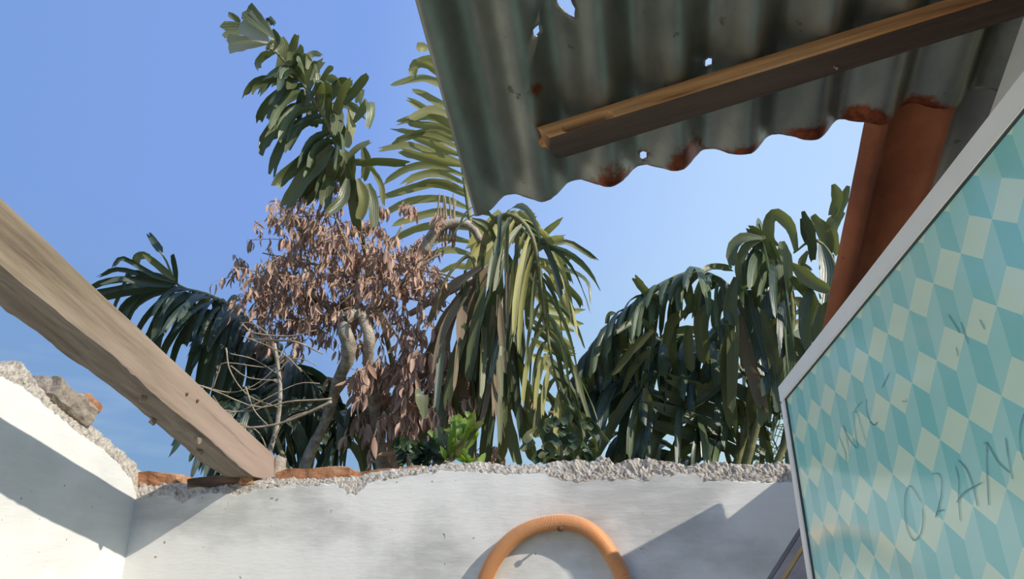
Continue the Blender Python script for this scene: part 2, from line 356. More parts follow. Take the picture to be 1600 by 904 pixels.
# ------------------------------------------------------------------ timber rafter on the left
def rafter():
    XA, XB = -1.012, -.932; d = V((0, -.968, .250)).normalized(); n = V((0, .250, .968))
    p0 = V((0, 1.70, 1.6 + .2275)); L = 2.1; H = .082
    vs, dirt_shade, paint = [], [], []; NS, sec = 150, []
    k = 7
    for side in range(4):                              # bottom, left side, top, right side; extra loops keep the arrises crisp
        for f in (0, .03, .12, .3, .5, .7, .88, .97): sec.append((side, f))
    for i in range(NS + 1):
        t = i / NS
        for side, f in sec:
            if side == 0: x, h = XB + (XA - XB) * f, 0
            elif side == 1: x, h = XA, H * f
            elif side == 2: x, h = XA + (XB - XA) * f, H
            else: x, h = XB, H * (1 - f)
            # lower end is cut level where it sits on the wall: start further along for higher points
            s0 = -h / .258 * 1.0 + .01
            s = s0 + (L - s0) * t
            p = p0 + d * s + n * h; p.x = x
            dn = 1 if side == 0 else 0; edge = 1 if (side == 3 and f > .9) or (side == 0 and f < .15) else 0
            q = V((x * 8, s * 2, h * 8)); w = fbm(q, 3, 4)
            am = .0045 if dn or edge else (.003 if side == 1 else .0012)
            if h == 0 and x == XA: am = .007
            p += V((.6, 0, 1)) * w * am
            if dn and t > .02: p.z -= max(0, fbm(V((x * 30, s * 14, 1)), 1.1, 3)) * .008
            vs.append(p); dirt_shade.append(1.0 if side == 0 else (.7 if edge and w > .15 else 0.0)); paint.append(max(0, min(1, (.75 - s) * 1.6 + .3 * w)) * .75 if side == 3 else 0)
    ns = len(sec); fs = grid_faces(NS + 1, ns, True)
    fs += [tuple(reversed(range(ns))), tuple(range(NS * ns, (NS + 1) * ns))]
    root = tag(mesh('rafter', vs, fs, M['rafter'], attr={'dirt_shade': dirt_shade, 'paint': paint}), 'long weathered tan timber rafter slanting down onto the broken back wall', 'beam')
    for s, h in ((.95, .05), (.34, .045), (.3, .05), (1.15, .03)):
        c = p0 + d * s + n * h; c.x = XB
        tube('nail', [c - V((.01, 0, 0)), c + V((.0035, 0, 0))], [.003, .0032], M['iron'], 8).parent = root
    for s, x in ((.16, -.99), (.33, -1.0), (.42, -.96), (.24, -.95), (.9, -1.0)):
        c = p0 + d * s; c.x = x
        q = brick(c - V((0, 0, .004)), (.013, .02, .008), (rnd(0, 3), rnd(0, 1), 0), root, 'mud_lump', 'mud', .007)
    return root
rafter()
st = on_y(438, 724, YW + .10)
tag(tube('wood_stub', [st + V((-.02, .02, -.14)), st + V((-.008, .01, -.03)), st + V((.0, 0, .015)), st + V((.001, 0, .018))], [.016, .016, .0155, .008], M['bark'], 12, .12),
    'short round wooden stub poking up behind the lower end of the rafter', 'stub')

# ------------------------------------------------------------------ corrugated roof
KR = 1.16
RW = V((0, .934, -.358)).normalized(); RC = V((1, .076, .2)).normalized(); RN = RC.cross(RW).normalized()
if RN.z < 0: RN = -RN
R0 = EYE + ray(1050, 257) * .85 * KR
def on_roof(u, v, off=0):
    r = ray(u, v); return EYE + r * (((R0 - EYE).dot(RN) + off) / r.dot(RN))
def roof_cw(u, v, off=0):
    p = on_roof(u, v, off) - R0; return p.dot(RC), p.dot(RW)
PITCH_W = .0765 * KR; AMP = .0125 * KR
C_PH = roof_cw(748, 330)[0]
def wave(c): return -AMP * math.cos(2 * PI * (c - C_PH) / PITCH_W)
def sheet(name, c0, c1, w0, w1, off, m, rustfn, holes=(), end=None, tilt=0.0, step=.0042, ph=0.0, amp=1.0, droop=0.0, skew=0.0):
    nc = int((c1 - c0) / step); nw = int((w1 - w0) / step); vs, ru = [], []
    for i in range(nc + 1):
        c = c0 + (c1 - c0) * i / nc
        we = w1 + (end(c) if end else 0)
        for j in range(nw + 1):
            w = w0 + (we - w0) * j / nw
            nn = wave(c + ph) * amp + off - droop * max(0, w) + tilt * (c - c0) + .002 * fbm((c, w, off), 6, 3)
            if j == nw: w += .0025 * fbm((c, off, 3), 60, 3)
            vs.append(R0 + RC * (c + skew * max(0, w)) + RW * w + RN * nn); ru.append(rustfn(c, w))
    def frame(i, j): return c0 + (c1 - c0) * i / nc, w0 + (w1 - w0) * j / nw
    inside = {}
    for h in holes:
        hc, hw, r1, r2, a = h; R_ = max(r1, r2) * 1.8
        for i in range(max(0, int((hc - R_ - c0) / (c1 - c0) * nc)), min(nc, int((hc + R_ - c0) / (c1 - c0) * nc) + 1) + 1):
            for j in range(max(0, int((hw - R_ - w0) / (w1 - w0) * nw)), min(nw, int((hw + R_ - w0) / (w1 - w0) * nw) + 1) + 1):
                c, w = frame(i, j); x, y = (c - hc) * math.cos(a) + (w - hw) * math.sin(a), -(c - hc) * math.sin(a) + (w - hw) * math.cos(a)
                th = math.atan2(y / r2, x / r1); k = 1 + .35 * fbm((math.cos(th), math.sin(th), hc * 50), 1.3, 3); q = math.hypot(x / r1, y / r2) / k
                if q < 1: inside[i * (nw + 1) + j] = (h, q, x, y)
    fs = []
    for i in range(nc):
        for j in range(nw):
            k = i * (nw + 1) + j; f = (k, k + 1, k + nw + 2, k + nw + 1)
            if not (all(v in inside for v in f) or any(v in inside and inside[v][1] < .5 for v in f)): fs.append(f)
    for k, (h, q, x, y) in inside.items():                       # pull the rim out to the torn outline
        a = h[4]; g = 1 / max(q, .05) - 1
        vs[k] = vs[k] + RC * ((x * math.cos(a) - y * math.sin(a)) * g) + RW * ((x * math.sin(a) + y * math.cos(a)) * g)
    o = mesh(name, vs, fs, m, smooth=True, attr={'rust': ru})
    md = o.modifiers.new('thickness', 'SOLIDIFY'); md.thickness = .0016; md.offset = 0
    return o
EDGE_RUST = [roof_cw(*p) for p in ((958, 300), (1072, 262), (1165, 240), (1265, 207), (1352, 186), (1440, 176))]
def zr(c, w):
    r = 0
    for k, (a, b) in enumerate(EDGE_RUST):
        r = max(r, 1.15 - math.hypot((c - a) / .026, (w - b) / (.05 if k < 2 else .022)) * .62)
    for a, b in (roof_cw(833, 130), roof_cw(1010, 250)): r = max(r, .75 - math.hypot((c - a) / .014, (w - b) / .016) * .5)
    if w > -.004: r = max(r, .5)
    return max(0, r)
def hole(u, v, r1, r2, a): c, w = roof_cw(u, v); return (c, w, r1, r2, a)
c_l = roof_cw(748, 330)[0] - .02; c_l = roof_cw(650, 0)[0]
main = tag(sheet('corrugated_sheet', c_l, 1.05, -1.15, .0, 0, M['zinc'], zr,
      [hole(886, 10, .0062, .0155, -.45), hole(840, 47, .0028, .0062, .35), hole(1010, 250, .0035, .0065, .2), hole(1113, 105, .0045, .0045, 0)]),
      'large dark grey corrugated metal roof sheet with torn holes and rusty eave', 'roof sheet')
c_r0 = roof_cw(1352, 188, .0)[0]
def rr(c, w): return .05
rw1 = (1.594 - (R0 + RC * c_r0).y) / RW.y
tag(sheet('corrugated_sheet', c_r0, c_r0 + .124, -.03, rw1, .0105, M['rust'], rr, amp=1.55, droop=.045, skew=-.018), 'narrow rust-orange corrugated sheet hanging below the dark roof eave', 'roof sheet')
c_g0, wg = roof_cw(1497, 150, -.018)
tag(sheet('corrugated_sheet', c_r0 + .112, c_r0 + .30, -.06, rw1 - .135, .0125, M['zinc_pale'], lambda c, w: .1), 'pale grey corrugated sheet between rusty strip and teal panel', 'roof sheet')

def batten():
    H = .03
    def mid(u, v): return on_roof(u, v, -AMP - H)
    m0, m1 = mid(862, 214), mid(1528, 7)
    l0, l1 = mid(850, 254), mid(1535, 53)
    ax = (m1 - m0).normalized(); wd = (l0 - m0); wd = wd - ax * wd.dot(ax); wd1 = (l1 - m1); wd1 -= ax * wd1.dot(ax); wl = (wd.length + wd1.length) / 2; wd = RN.cross(ax).normalized()
    if wd.y < 0: wd = -wd
    L = (m1 - m0).length * 1.55; NS = 170; sec = [(side, f) for side in range(4) for f in (0, .03, .12, .25, .4, .55, .7, .85, .97)]
    vs, dirt_shade = [], []
    for i in range(NS + 1):
        t = i / NS
        for side, f in sec:
            if side == 0: a, b = f * wl, 0.0            # underside
            elif side == 1: a, b = wl, f * H
            elif side == 2: a, b = wl * (1 - f), H
            else: a, b = 0.0, H * (1 - f)               # face towards the room
            jag = .016 * fbm((a * 60, b * 60, 2.2), 1.4, 3) - .012 * (b / H) + .010 * (a / wl if side != 2 else 0)
            s = -.004 + jag * max(0, 1 - t * 6) + L * t
            p = m0 + ax * s + wd * a + RN * b
            q = V((s * 3, a * 40, b * 40)); n = fbm(q, 1.6, 4)
            p += (wd * -.6 - RN * .5) * n * .0034
            rd = min(1, abs((a / wl - .5) * 2)) * min(1, abs((b / H - .5) * 2))
            if rd > .9: p += (m0 + ax * s + wd * wl / 2 + RN * H / 2 - p) * .10
            # rotten slot eaten into the room-side face near the broken end
            if side == 3 or (side == 0 and f < .2):
                u0 = (s - .045) / .03; sl = max(0, 1 - u0 ** 4) * max(0, 1 - ((b / H - .28) / .22) ** 2)
                p += wd * .022 * sl
            vs.append(p); dirt_shade.append(1.0 if side in (0, 1) else (min(1, 1.6 * sl) if side == 3 else 0))  # underside, far side and slot carry shade painted into the colour
    ns = len(sec); fs = grid_faces(NS + 1, ns, True); fs += [tuple(reversed(range(ns))), tuple(range(NS * ns, (NS + 1) * ns))]
    o = tag(mesh('roof_batten', vs, fs, M['batten'], attr={'dirt_shade': dirt_shade, 'paint': [0] * len(vs)}), 'old reddish-brown roof batten with a rotten splintered end under the dark sheet', 'batten')
    nb = on_roof(1304, 104, -AMP - H); d = V((0, -.1, -1))
    P = [nb + d * -.006, nb + d * .006 + V((.0005, 0, 0)), nb + d * .012 + V((.002, 0, 0)), nb + d * .017 + V((.001, .002, 0))]
    b = tube('bent_nail', [at(1307, 104, 1) * 0 + nb - V((0, 0, -.01)), nb - V((0, 0, .001)), nb + V((.001, -.004, -.006)), nb + V((-.001, -.010, -.009))], [.0016] * 4, M['nail'], 6)
    b.parent = o
    return o
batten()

# the right wall runs up to the underside of the roof sheets; the side behind the viewer is open
def roof_z(x, y, off=0): p = R0 + RN * off; return p.z - ((x - p.x) * RN.x + (y - p.y) * RN.y) / RN.z
ys = [-.19, .3, .6, 1.0, 1.3, 1.5, 1.56, YW]
vs = []
for y in ys:
    zt = max(roof_z(.45, y, -.034), 1.6 + .329)
    vs += [(.45, y, 0), (.45, y, zt), (.56, y, zt), (.56, y, 0)]
n_ = len(ys) * 4
struct(mesh('wall_right', vs, grid_faces(len(ys), 4, True) + [(0, 1, 2, 3), (n_ - 1, n_ - 2, n_ - 3, n_ - 4)], M['plaster_left']))

# ------------------------------------------------------------------ teal panel on the right
def panel():
    KB = 1.2
    pc, pr, pb = V((.16384, .98472, .22834)), V((.25796, .46569, .31388)), V((.15943, .96489, .00065))
    pc, pr, pb = EYE + pc * KB, EYE + pr * KB, EYE + pb * KB
    eu = (pr - pc).normalized(); ev = (pb - pc); ev = (ev - eu * ev.dot(eu)).normalized(); en = eu.cross(ev).normalized()
    if en.x > 0: en = -en                                  # faces the room (left)
    LU, LV, TH = 1.02, 1.72, .028
    root = thing('framed_panel', pc + ev * LV, 'tall teal diamond-patterned panel in a pale aluminium frame', 'panel')
    def P(u, v, d=0): return pc + eu * u + ev * v + en * d
    def bar(name, u0, u1, v0, v1, d0, d1, m, bev=.0015):
        vs = [P(u, v, d) for d in (d0, d1) for u, v in ((u0, v0), (u1, v0), (u1, v1), (u0, v1))]
        o = mesh(name, vs, [(0, 1, 2, 3), (7, 6, 5, 4), (4, 5, 1, 0), (5, 6, 2, 1), (6, 7, 3, 2), (7, 4, 0, 3)], m, origin=vs[0])
        bm = bmesh.new(); bm.from_mesh(o.data); bmesh.ops.recalc_face_normals(bm, faces=bm.faces)
        if bev: bmesh.ops.bevel(bm, geom=bm.edges[:], offset=bev, segments=2, affect='EDGES')
        bm.to_mesh(o.data); bm.free()
        return adopt(o, root)
    fw, ft = .0165, .0262
    bar('frame_bar', 0, fw, ft + .0006, LV - ft, -TH, 0, M['alu'])
    bar('frame_bar', 0, LU, 0, ft, -TH, 0, M['alu'])
    bar('frame_bar', LU - fw, LU, ft + .0006, LV - ft, -TH, 0, M['alu'])
    bar('frame_bar', 0, LU, LV - ft, LV, -TH, 0, M['alu'])
    g = .0030
    bar('gasket', fw, fw + g, ft, LV - ft, -TH * .8, -.0015, M['gasket'], 0)
    bar('gasket', fw, LU - fw, ft, ft + g * .5, -TH * .8, -.0015, M['gasket'], 0)
    # printed sheet: tumbling diamonds laid as flat faces, cut to the frame opening
    Wv = V((.0076, -.04177, .00761)) * KB; Hv = V((.00045, .00482, .03741)) * KB; c0 = EYE + V((.24, .55202, .23321)) * KB
    def uv(v): d = v; return V((d.dot(eu), d.dot(ev)))
    w2, h2, o2 = uv(Wv), uv(Hv), uv(c0 - pc)
    bm = bmesh.new(); lay = bm.loops.layers.color.new('print')
    kinds = [(((0, .5), (.5, 0), (0, -.5), (-.5, 0)), (.70, .86, .66)), (((-.5, 0), (0, -.5), (0, -1.5), (-.5, -1)), (.29, .66, .615)), (((0, -.5), (.5, 0), (.5, -1), (0, -1.5)), (.43, .75, .67))]
    for j in range(-32, 12):
        for i in range(-40, 40):
            ii = i - (j // 2)
            for poly, col in kinds:
                pts = []
                for a, b in poly:
                    q = o2 + w2 * (ii + j * .5 + a) + h2 * (1.5 * j + b); pts.append(q)
                if max(p.x for p in pts) < 0 or min(p.x for p in pts) > LU or max(p.y for p in pts) < 0 or min(p.y for p in pts) > LV: continue
                f = bm.faces.new([bm.verts.new((p.x, p.y, 0)) for p in pts])
                for l in f.loops: l[lay] = (*[x ** (1 / 2.2) for x in col], 1)
    for co, no in (((fw + g, 0, 0), (-1, 0, 0)), ((LU - fw, 0, 0), (1, 0, 0)), ((0, ft + g * .5, 0), (0, -1, 0)), ((0, LV - ft, 0), (0, 1, 0))):
        bmesh.ops.bisect_plane(bm, geom=bm.verts[:] + bm.edges[:] + bm.faces[:], plane_co=co, plane_no=no, clear_outer=True)
    bmesh.ops.remove_doubles(bm, verts=bm.verts, dist=1e-5)
    for v in bm.verts: v.co = P(v.co.x, v.co.y, -.004)
    bm.normal_update()
    for f in bm.faces:
        if f.normal.dot(en) < 0: f.normal_flip()
    me = bpy.data.meshes.new('printed_sheet'); bm.to_mesh(me); bm.free()
    adopt(link('printed_sheet', me, M['print']), root)
    bar('backing_board', fw, LU - fw, ft, LV - ft, -TH * .8, -.0045, M['alu'], 0)
    def hit(u, v):
        r = ray(u, v); q = (pc - en * .004 - EYE).dot(en) / r.dot(en); return EYE + r * q + en * .0012
    def Z(ox, oy, s, pts): return [(ox + x / s, oy + y / s) for x, y in pts]
    strokes = [Z(1220, 580, 4.52, p) for p in (
        [(415, 450), (440, 520), (462, 580), (465, 650)], [(445, 380), (470, 470), (490, 600)], [(445, 385), (490, 480), (540, 545)], [(550, 545), (530, 420), (512, 290)],
        [(515, 290), (545, 290), (575, 400), (605, 490)], [(610, 195), (608, 270), (630, 340), (660, 378), (685, 368)], [(525, 275), (575, 212)], [(720, 115), (770, 15)], [(865, 210), (890, 215), (895, 195)])]
    strokes += [Z(1360, 640, 3.425, p) for p in (
        [(275, 490), (245, 440), (215, 405), (190, 460), (192, 590), (215, 670), (240, 700)], [(240, 700), (275, 660), (287, 580), (285, 530)],
        [(335, 345), (365, 340), (385, 370), (385, 450), (370, 520), (355, 575)], [(355, 575), (365, 545), (400, 535)],
        [(460, 300), (478, 380), (478, 490), (488, 595)], [(475, 270), (520, 320), (555, 410), (580, 515)], [(468, 495), (510, 440), (600, 390)],
        [(630, 170), (628, 300), (640, 510)], [(612, 175), (640, 195), (690, 280), (750, 335)], [(730, 150), (742, 240), (766, 370)], [(830, 20), (808, 100), (808, 200), (830, 270)],
        [(0, 65), (25, 80), (42, 65)])]
    strokes += [Z(1160, 400, 1.793, p) for p in ([(580, 165), (600, 195), (612, 215)], [(615, 185), (625, 215), (636, 245)], [(602, 255), (607, 280)], [(668, 178), (682, 205)])]
    for s in strokes:
        pts = crom([hit(*q) for q in s], 14 if len(s) > 2 else 6) if len(s) > 2 else [hit(*s[0]).lerp(hit(*s[1]), k / 6) for k in range(7)]
        vs, n = [], len(pts)
        for i, p in enumerate(pts):
            t = (pts[min(i + 1, n - 1)] - pts[max(i - 1, 0)]).normalized(); sd = t.cross(en)
            wdt = .0005 + .0003 * noise.noise(p * 60)
            vs += [p - sd * wdt, p + sd * wdt]
        adopt(mesh('marker_stroke', vs, grid_faces(n, 2), M['marker'], origin=V(pts[0])), root)
    return root
panel()

# leaning plywood strip between the panel and the back wall
def ply():
    a, b = on_y(1252, 832, 1.56), on_y(1170, 962, 1.42); d = (b - a).normalized(); a = a - d * .06; w = V((.6, -.8, 0)); w = (w - d * w.dot(d)).normalized(); n = d.cross(w).normalized()
    if n.y > 0: n = -n
    L = 1.5
    def box(name, s0, s1, w0, w1, n0, n1, m):
        vs = [a + d * s + w * ww + n * k for k in (n0, n1) for s, ww in ((s0, w0), (s1, w0), (s1, w1), (s0, w1))]
        o = mesh(name, vs, [(0, 1, 2, 3), (7, 6, 5, 4), (4, 5, 1, 0), (5, 6, 2, 1), (6, 7, 3, 2), (7, 4, 0, 3)], m, origin=vs[0])
        bm = bmesh.new(); bm.from_mesh(o.data); bmesh.ops.recalc_face_normals(bm, faces=bm.faces); bm.to_mesh(o.data); bm.free()
        return o
    root = tag(box('plywood_strip', 0, L, 0, .10, -.012, 0, M['ply']), 'brown plywood strip with a yellow glue streak leaning beside the panel foot', 'plank')
    for args in (('edge_band', 0, L, -.012, -.0004, -.012, .001, M['ply_edge']), ('glue_streak', .09, .32, .022, .032, .0002, .0014, M['glue'])):
        o = box(*args); o.parent = root; o.location = o.location - root.location
ply()

# ------------------------------------------------------------------ ribbed hose hung on a nail
def hose():
    px = [(757, 908), (768, 882), (785, 857), (808, 836), (838, 822), (872, 816), (905, 820), (934, 838), (956, 868), (974, 906)]
    R = .0178; pts = [on_y(u, v, YW - R - .002) for u, v in px]
    low = V((pts[0].x + pts[-1].x, 0, 0)) / 2
    zb = pts[0].z
    tail = [(.125, -.07), (.135, -.16), (.10, -.25), (.0, -.295), (-.10, -.25), (-.135, -.16), (-.13, -.07)]
    for dx, dz in tail: pts.append(V((low.x + dx * 1.15, YW - R - .003, zb + dz)))
    pts.append(pts[0].copy())
    c = crom(pts, 900); L = sum((c[i + 1] - c[i]).length for i in range(len(c) - 1)); pitch = .0046
    nr = int(L / pitch) * 4; cc = crom(pts, nr)
    rad = [R * (1.0 if (i % 4) in (0, 1) else .82) for i in range(len(cc))]
    vs, fs = [], []
    for i, p in enumerate(cc):
        t = (cc[min(i + 1, nr)] - cc[max(i - 1, 0)]).normalized(); a = V((0, 1, 0)); b = t.cross(a).normalized()
        for j in range(18):
            q = 2 * PI * j / 18; vs.append(p + (a * math.cos(q) + b * math.sin(q)) * rad[i])
    fs = grid_faces(len(cc), 18, True)
    tag(mesh('ribbed_hose', vs, fs, M['hose'], smooth=False), 'orange ribbed plastic hose looped over a nail on the back wall', 'hose')
    n0 = on_y(879, 829, YW)
    nl = tube('wall_nail', [n0 + V((0, .03, 0)), n0 + V((0, -.042, .002)), n0 + V((0, -.044, .002)), n0 + V((0, -.047, .002))], [.0024, .0024, .006, .0055], M['iron'], 10)
    tag(nl, 'rusty nail in the back wall holding up the orange hose', 'nail')
hose()

# ------------------------------------------------------------------ palms and shrubs beyond the wall
def ZZ(ox, oy, s): return lambda pts: [(ox + x / s, oy + y / s) for x, y in pts]
def strip_mesh(pts, width, roll=0.0, wedge=0.0, fold=.18, ns=9, side0=None, jag=.8, taper=.3, name='leaflet', m=None, curl=0.0, twist=0.0):
    """a leaf blade along a 3D path: narrow base, ragged blunt tip, shallow V section"""
    c = crom(pts, ns); n = len(c); vs, ac = [], []
    L = sum((c[i + 1] - c[i]).length for i in range(n - 1))
    prev = None
    for i, p in enumerate(c):
        f = i / ns; t = (c[min(i + 1, ns)] - c[max(i - 1, 0)]).normalized()
        s = t.cross((p - EYE).normalized()) if side0 is None else (side0 - t * side0.dot(t))
        if s.length < .05: s = prev if prev is not None else t.orthogonal()
        s.normalize()
        if prev is not None and s.dot(prev) < 0: s = -s
        prev = s
        s = Matrix.Rotation(roll + twist * f, 3, t) @ s
        nn = t.cross(s)
        if wedge: wd = width * (.15 + .85 * f ** .8)
        else: wd = width * min(1, .35 + 2.2 * f) * (1 - .12 * f) * (1 if f < .8 else 1 - taper * (f - .8) / .2)
        for k, a in enumerate((-1, -.45, 0.0, .45, 1)):
            q = p + s * (a * wd * .5 * (1 + .16 * noise.noise(p * 38 + V((a * 3, 0, 0))))) + nn * ((abs(a) - .5) * wd * fold + curl * wd * a * a * f)
            if i == ns: q = q + t * (L * .075 * jag * random.uniform(-1, 1.4)) * (1 if k % 2 else -1)
            vs.append(q); ac.append((a + 1) * .5)
    return vs, grid_faces(n, 5), ac
def leaf(name, pts, width, m, parent, **k):
    vs, fs, ac = strip_mesh(pts, width, **k)
    o = mesh(name, vs, fs, M[m], smooth=True, attr={'across': ac}, origin=V(pts[0]))
    return adopt(o, parent)
def plant(name, u, y, label, cat):
    p = on_y(u, 800, y); return thing(name, V((p.x, p.y, -.02)), label, cat)
def frond(parent, px, d, r0=.012, r1=.003, m='rachis', name='frond'):
    """px: pixels, d: list of distances -> stalk mesh; returns (object, 3D points)"""
    if not isinstance(d, (list, tuple)): d = [d] * len(px)
    pts = [at(u, v, dd) for (u, v), dd in zip(px, d)]
    c = crom(pts, 24)
    return tube(name, c, [r0 + (r1 - r0) * i / 24 for i in range(25)], M[m], 7, 0, parent), c
def traced(fr, lists, d, m, spread=.14, wscale=1.0):
    """explicit leaflets: (points, width px) or (points, width px, material)"""
    for it in lists:
        px, w = it[0], it[1]; mm = it[2] if len(it) > 2 and it[2] else m; kw = it[3] if len(it) > 3 else {}
        dd = d + rnd(-.06, .06); dz = rnd(-spread, spread); n = len(px)
        pts = [at(u, v, dd + dz * (i / (n - 1)) ** 1.3) for i, (u, v) in enumerate(px)]
        roll = kw.pop('roll', rnd(-.7, .7)); kw = dict(kw)
        leaf('leaflet', pts, w * wscale * dd / FPX / max(.72, math.cos(roll)), mm, fr, roll=roll, curl=rnd(-.1, .15), twist=rnd(-.6, .6), **kw)
def droopers(fr, c, i0, i1, n, length, width, m, side, ang=60, g=1.1, both=True, jitter=.25, ms=None):
    """generic leaflets along the stalk c, arching out and drooping under their weight"""
    for k in range(n):
        f = (k + .5) / n; x = i0 + (i1 - i0) * f; i = min(int(x), len(c) - 2)
        p = c[i].lerp(c[i + 1], x - i); t = (c[i + 1] - c[i]).normalized()
        for sg in ((1, -1) if both else (1,)):
            s = side * sg; s = (s - t * s.dot(t)).normalized()
            a = math.radians(ang + rnd(-14, 14)); d = (t * math.cos(a) + s * math.sin(a) + V((rnd(-1, 1), rnd(-1, 1), rnd(-.6, 1))) * jitter).normalized()
            L = length * rnd(.7, 1.15) * (1 - .35 * f ** 3); st = L / 7; pts = [p]; q = p; gg = g * rnd(.6, 1.5)
            for _ in range(7):
                d = (d + V((0, 0, -1)) * gg / 7).normalized(); q = q + d * st; pts.append(q)
            leaf('leaflet', pts[::1], width * rnd(.75, 1.15), random.choice(ms) if ms else m, fr, roll=rnd(-.5, .5), ns=8, side0=t, twist=rnd(-.5, .5))

# --- left palm (dark bluish frond arching over the rafter)
z3 = ZZ(100, 320, 2.1525)
palmL = plant('palm', 520, 3.5, 'dark bluish-green palm whose frond arches left behind the rafter', 'palm')
DL = 3.5
fr, c = frond(palmL, z3([(830, 980), (790, 760), (720, 540), (630, 400), (560, 340), (480, 300), (385, 270), (345, 190), (318, 150)]), [3.6, 3.6, 3.6, 3.55, 3.5, 3.5, 3.5, 3.5, 3.5], .016, .003)
T = lambda *a: (z3(a[0]),) + tuple(a[1:])
traced(fr, [T([(330, 160), (315, 140), (285, 98)], 12), T([(380, 260), (372, 210), (365, 170)], 8), T([(380, 262), (300, 235), (200, 180), (165, 210)], 8), T([(380, 265), (280, 240), (180, 215), (120, 240)], 9),
    T([(375, 268), (260, 250), (150, 255), (75, 285)], 10), T([(370, 270), (250, 270), (150, 290), (80, 300)], 10), T([(365, 275), (240, 290), (140, 310), (110, 325)], 10), T([(360, 275), (260, 265), (190, 250), (125, 270)], 9),
    T([(380, 275), (280, 290), (200, 340), (195, 390)], 10), T([(400, 285), (300, 300), (230, 350), (210, 410)], 10), T([(410, 290), (320, 330), (260, 400), (240, 450)], 11), T([(430, 300), (340, 340), (290, 430), (270, 470)], 12),
    T([(440, 320), (380, 350), (320, 440), (310, 500)], 13), T([(450, 340), (390, 400), (340, 480), (330, 520)], 14), T([(460, 350), (400, 430), (370, 500), (360, 555)], 12), T([(470, 315), (455, 360), (465, 405)], 17, 'leaf_mid'),
    T([(485, 350), (440, 480), (410, 600)], 15), T([(500, 370), (490, 430), (475, 478)], 17, 'leaf_mid'), T([(520, 400), (480, 480), (450, 630)], 16), T([(530, 420), (500, 540), (475, 650)], 15), T([(545, 350), (550, 420), (540, 480)], 19, 'leaf_mid'),
    T([(560, 430), (530, 560), (500, 680)], 16), T([(580, 440), (550, 600), (530, 720)], 16), T([(600, 460), (590, 560), (560, 700)], 18), T([(610, 480), (630, 560), (600, 720)], 18), T([(640, 500), (640, 620), (650, 800)], 20),
    T([(290, 170), (250, 172), (242, 205)], 13, 'leaf_mid'), T([(375, 255), (330, 215), (270, 165)], 11, 'leaf_mid'), T([(365, 262), (320, 240), (230, 230), (205, 260)], 9), T([(420, 300), (370, 320), (310, 390), (300, 440)], 12),
    T([(440, 305), (400, 310), (330, 370), (300, 460)], 12), T([(500, 320), (520, 350), (515, 440)], 14), T([(470, 350), (430, 400), (405, 470)], 14), T([(220, 230), (180, 320), (165, 370)], 7), T([(300, 260), (220, 340), (195, 400)], 8)], DL, 'leaf_blue')
droopers(fr, c, 4, 12, 18, .42, .045, 'leaf_blue', V((0, 1, .1)), 60, 2.2, True, .3)
droopers(fr, c, 12, 18, 9, .34, .032, 'leaf_blue', V((.3, 1, .1)), 60, 2.2, True, .3)
for px, dd in (([(800, 980), (740, 720), (720, 600), (770, 540), (830, 590), (880, 660)], 3.7), ([(780, 960), (720, 800), (680, 690), (640, 640), (600, 660)], 3.3)):
    f2, c2 = frond(palmL, z3(px), dd, .014, .003)
    droopers(f2, c2, 8, 24, 15, .42, .06, 'leaf_blue', V((.6, 1, 0)), 60, 2.4, True, .3)
f2, c2 = frond(palmL, [(520, 745), (530, 690), (550, 640), (590, 620), (640, 650)], 3.8, .014, .003)
droopers(f2, c2, 4, 24, 20, .45, .06, 'leaf_blue', V((0, 1, 0)), 60, 2.2, True, .35, ['leaf_blue', 'leaf_dark'])
f2, c2 = frond(palmL, [(480, 755), (490, 700), (480, 650), (450, 620), (410, 640)], 3.9, .014, .003)
droopers(f2, c2, 4, 24, 18, .42, .06, 'leaf_blue', V((0, 1, 0)), 60, 2.2, True, .35)
p0 = palmL.location
adopt(tube('trunk', [p0 + V((0, 0, 0)), p0 + V((.02, 0, .8)), at(505, 745, 3.6)], [.06, .05, .03], M['bark'], 10, .1), palmL)

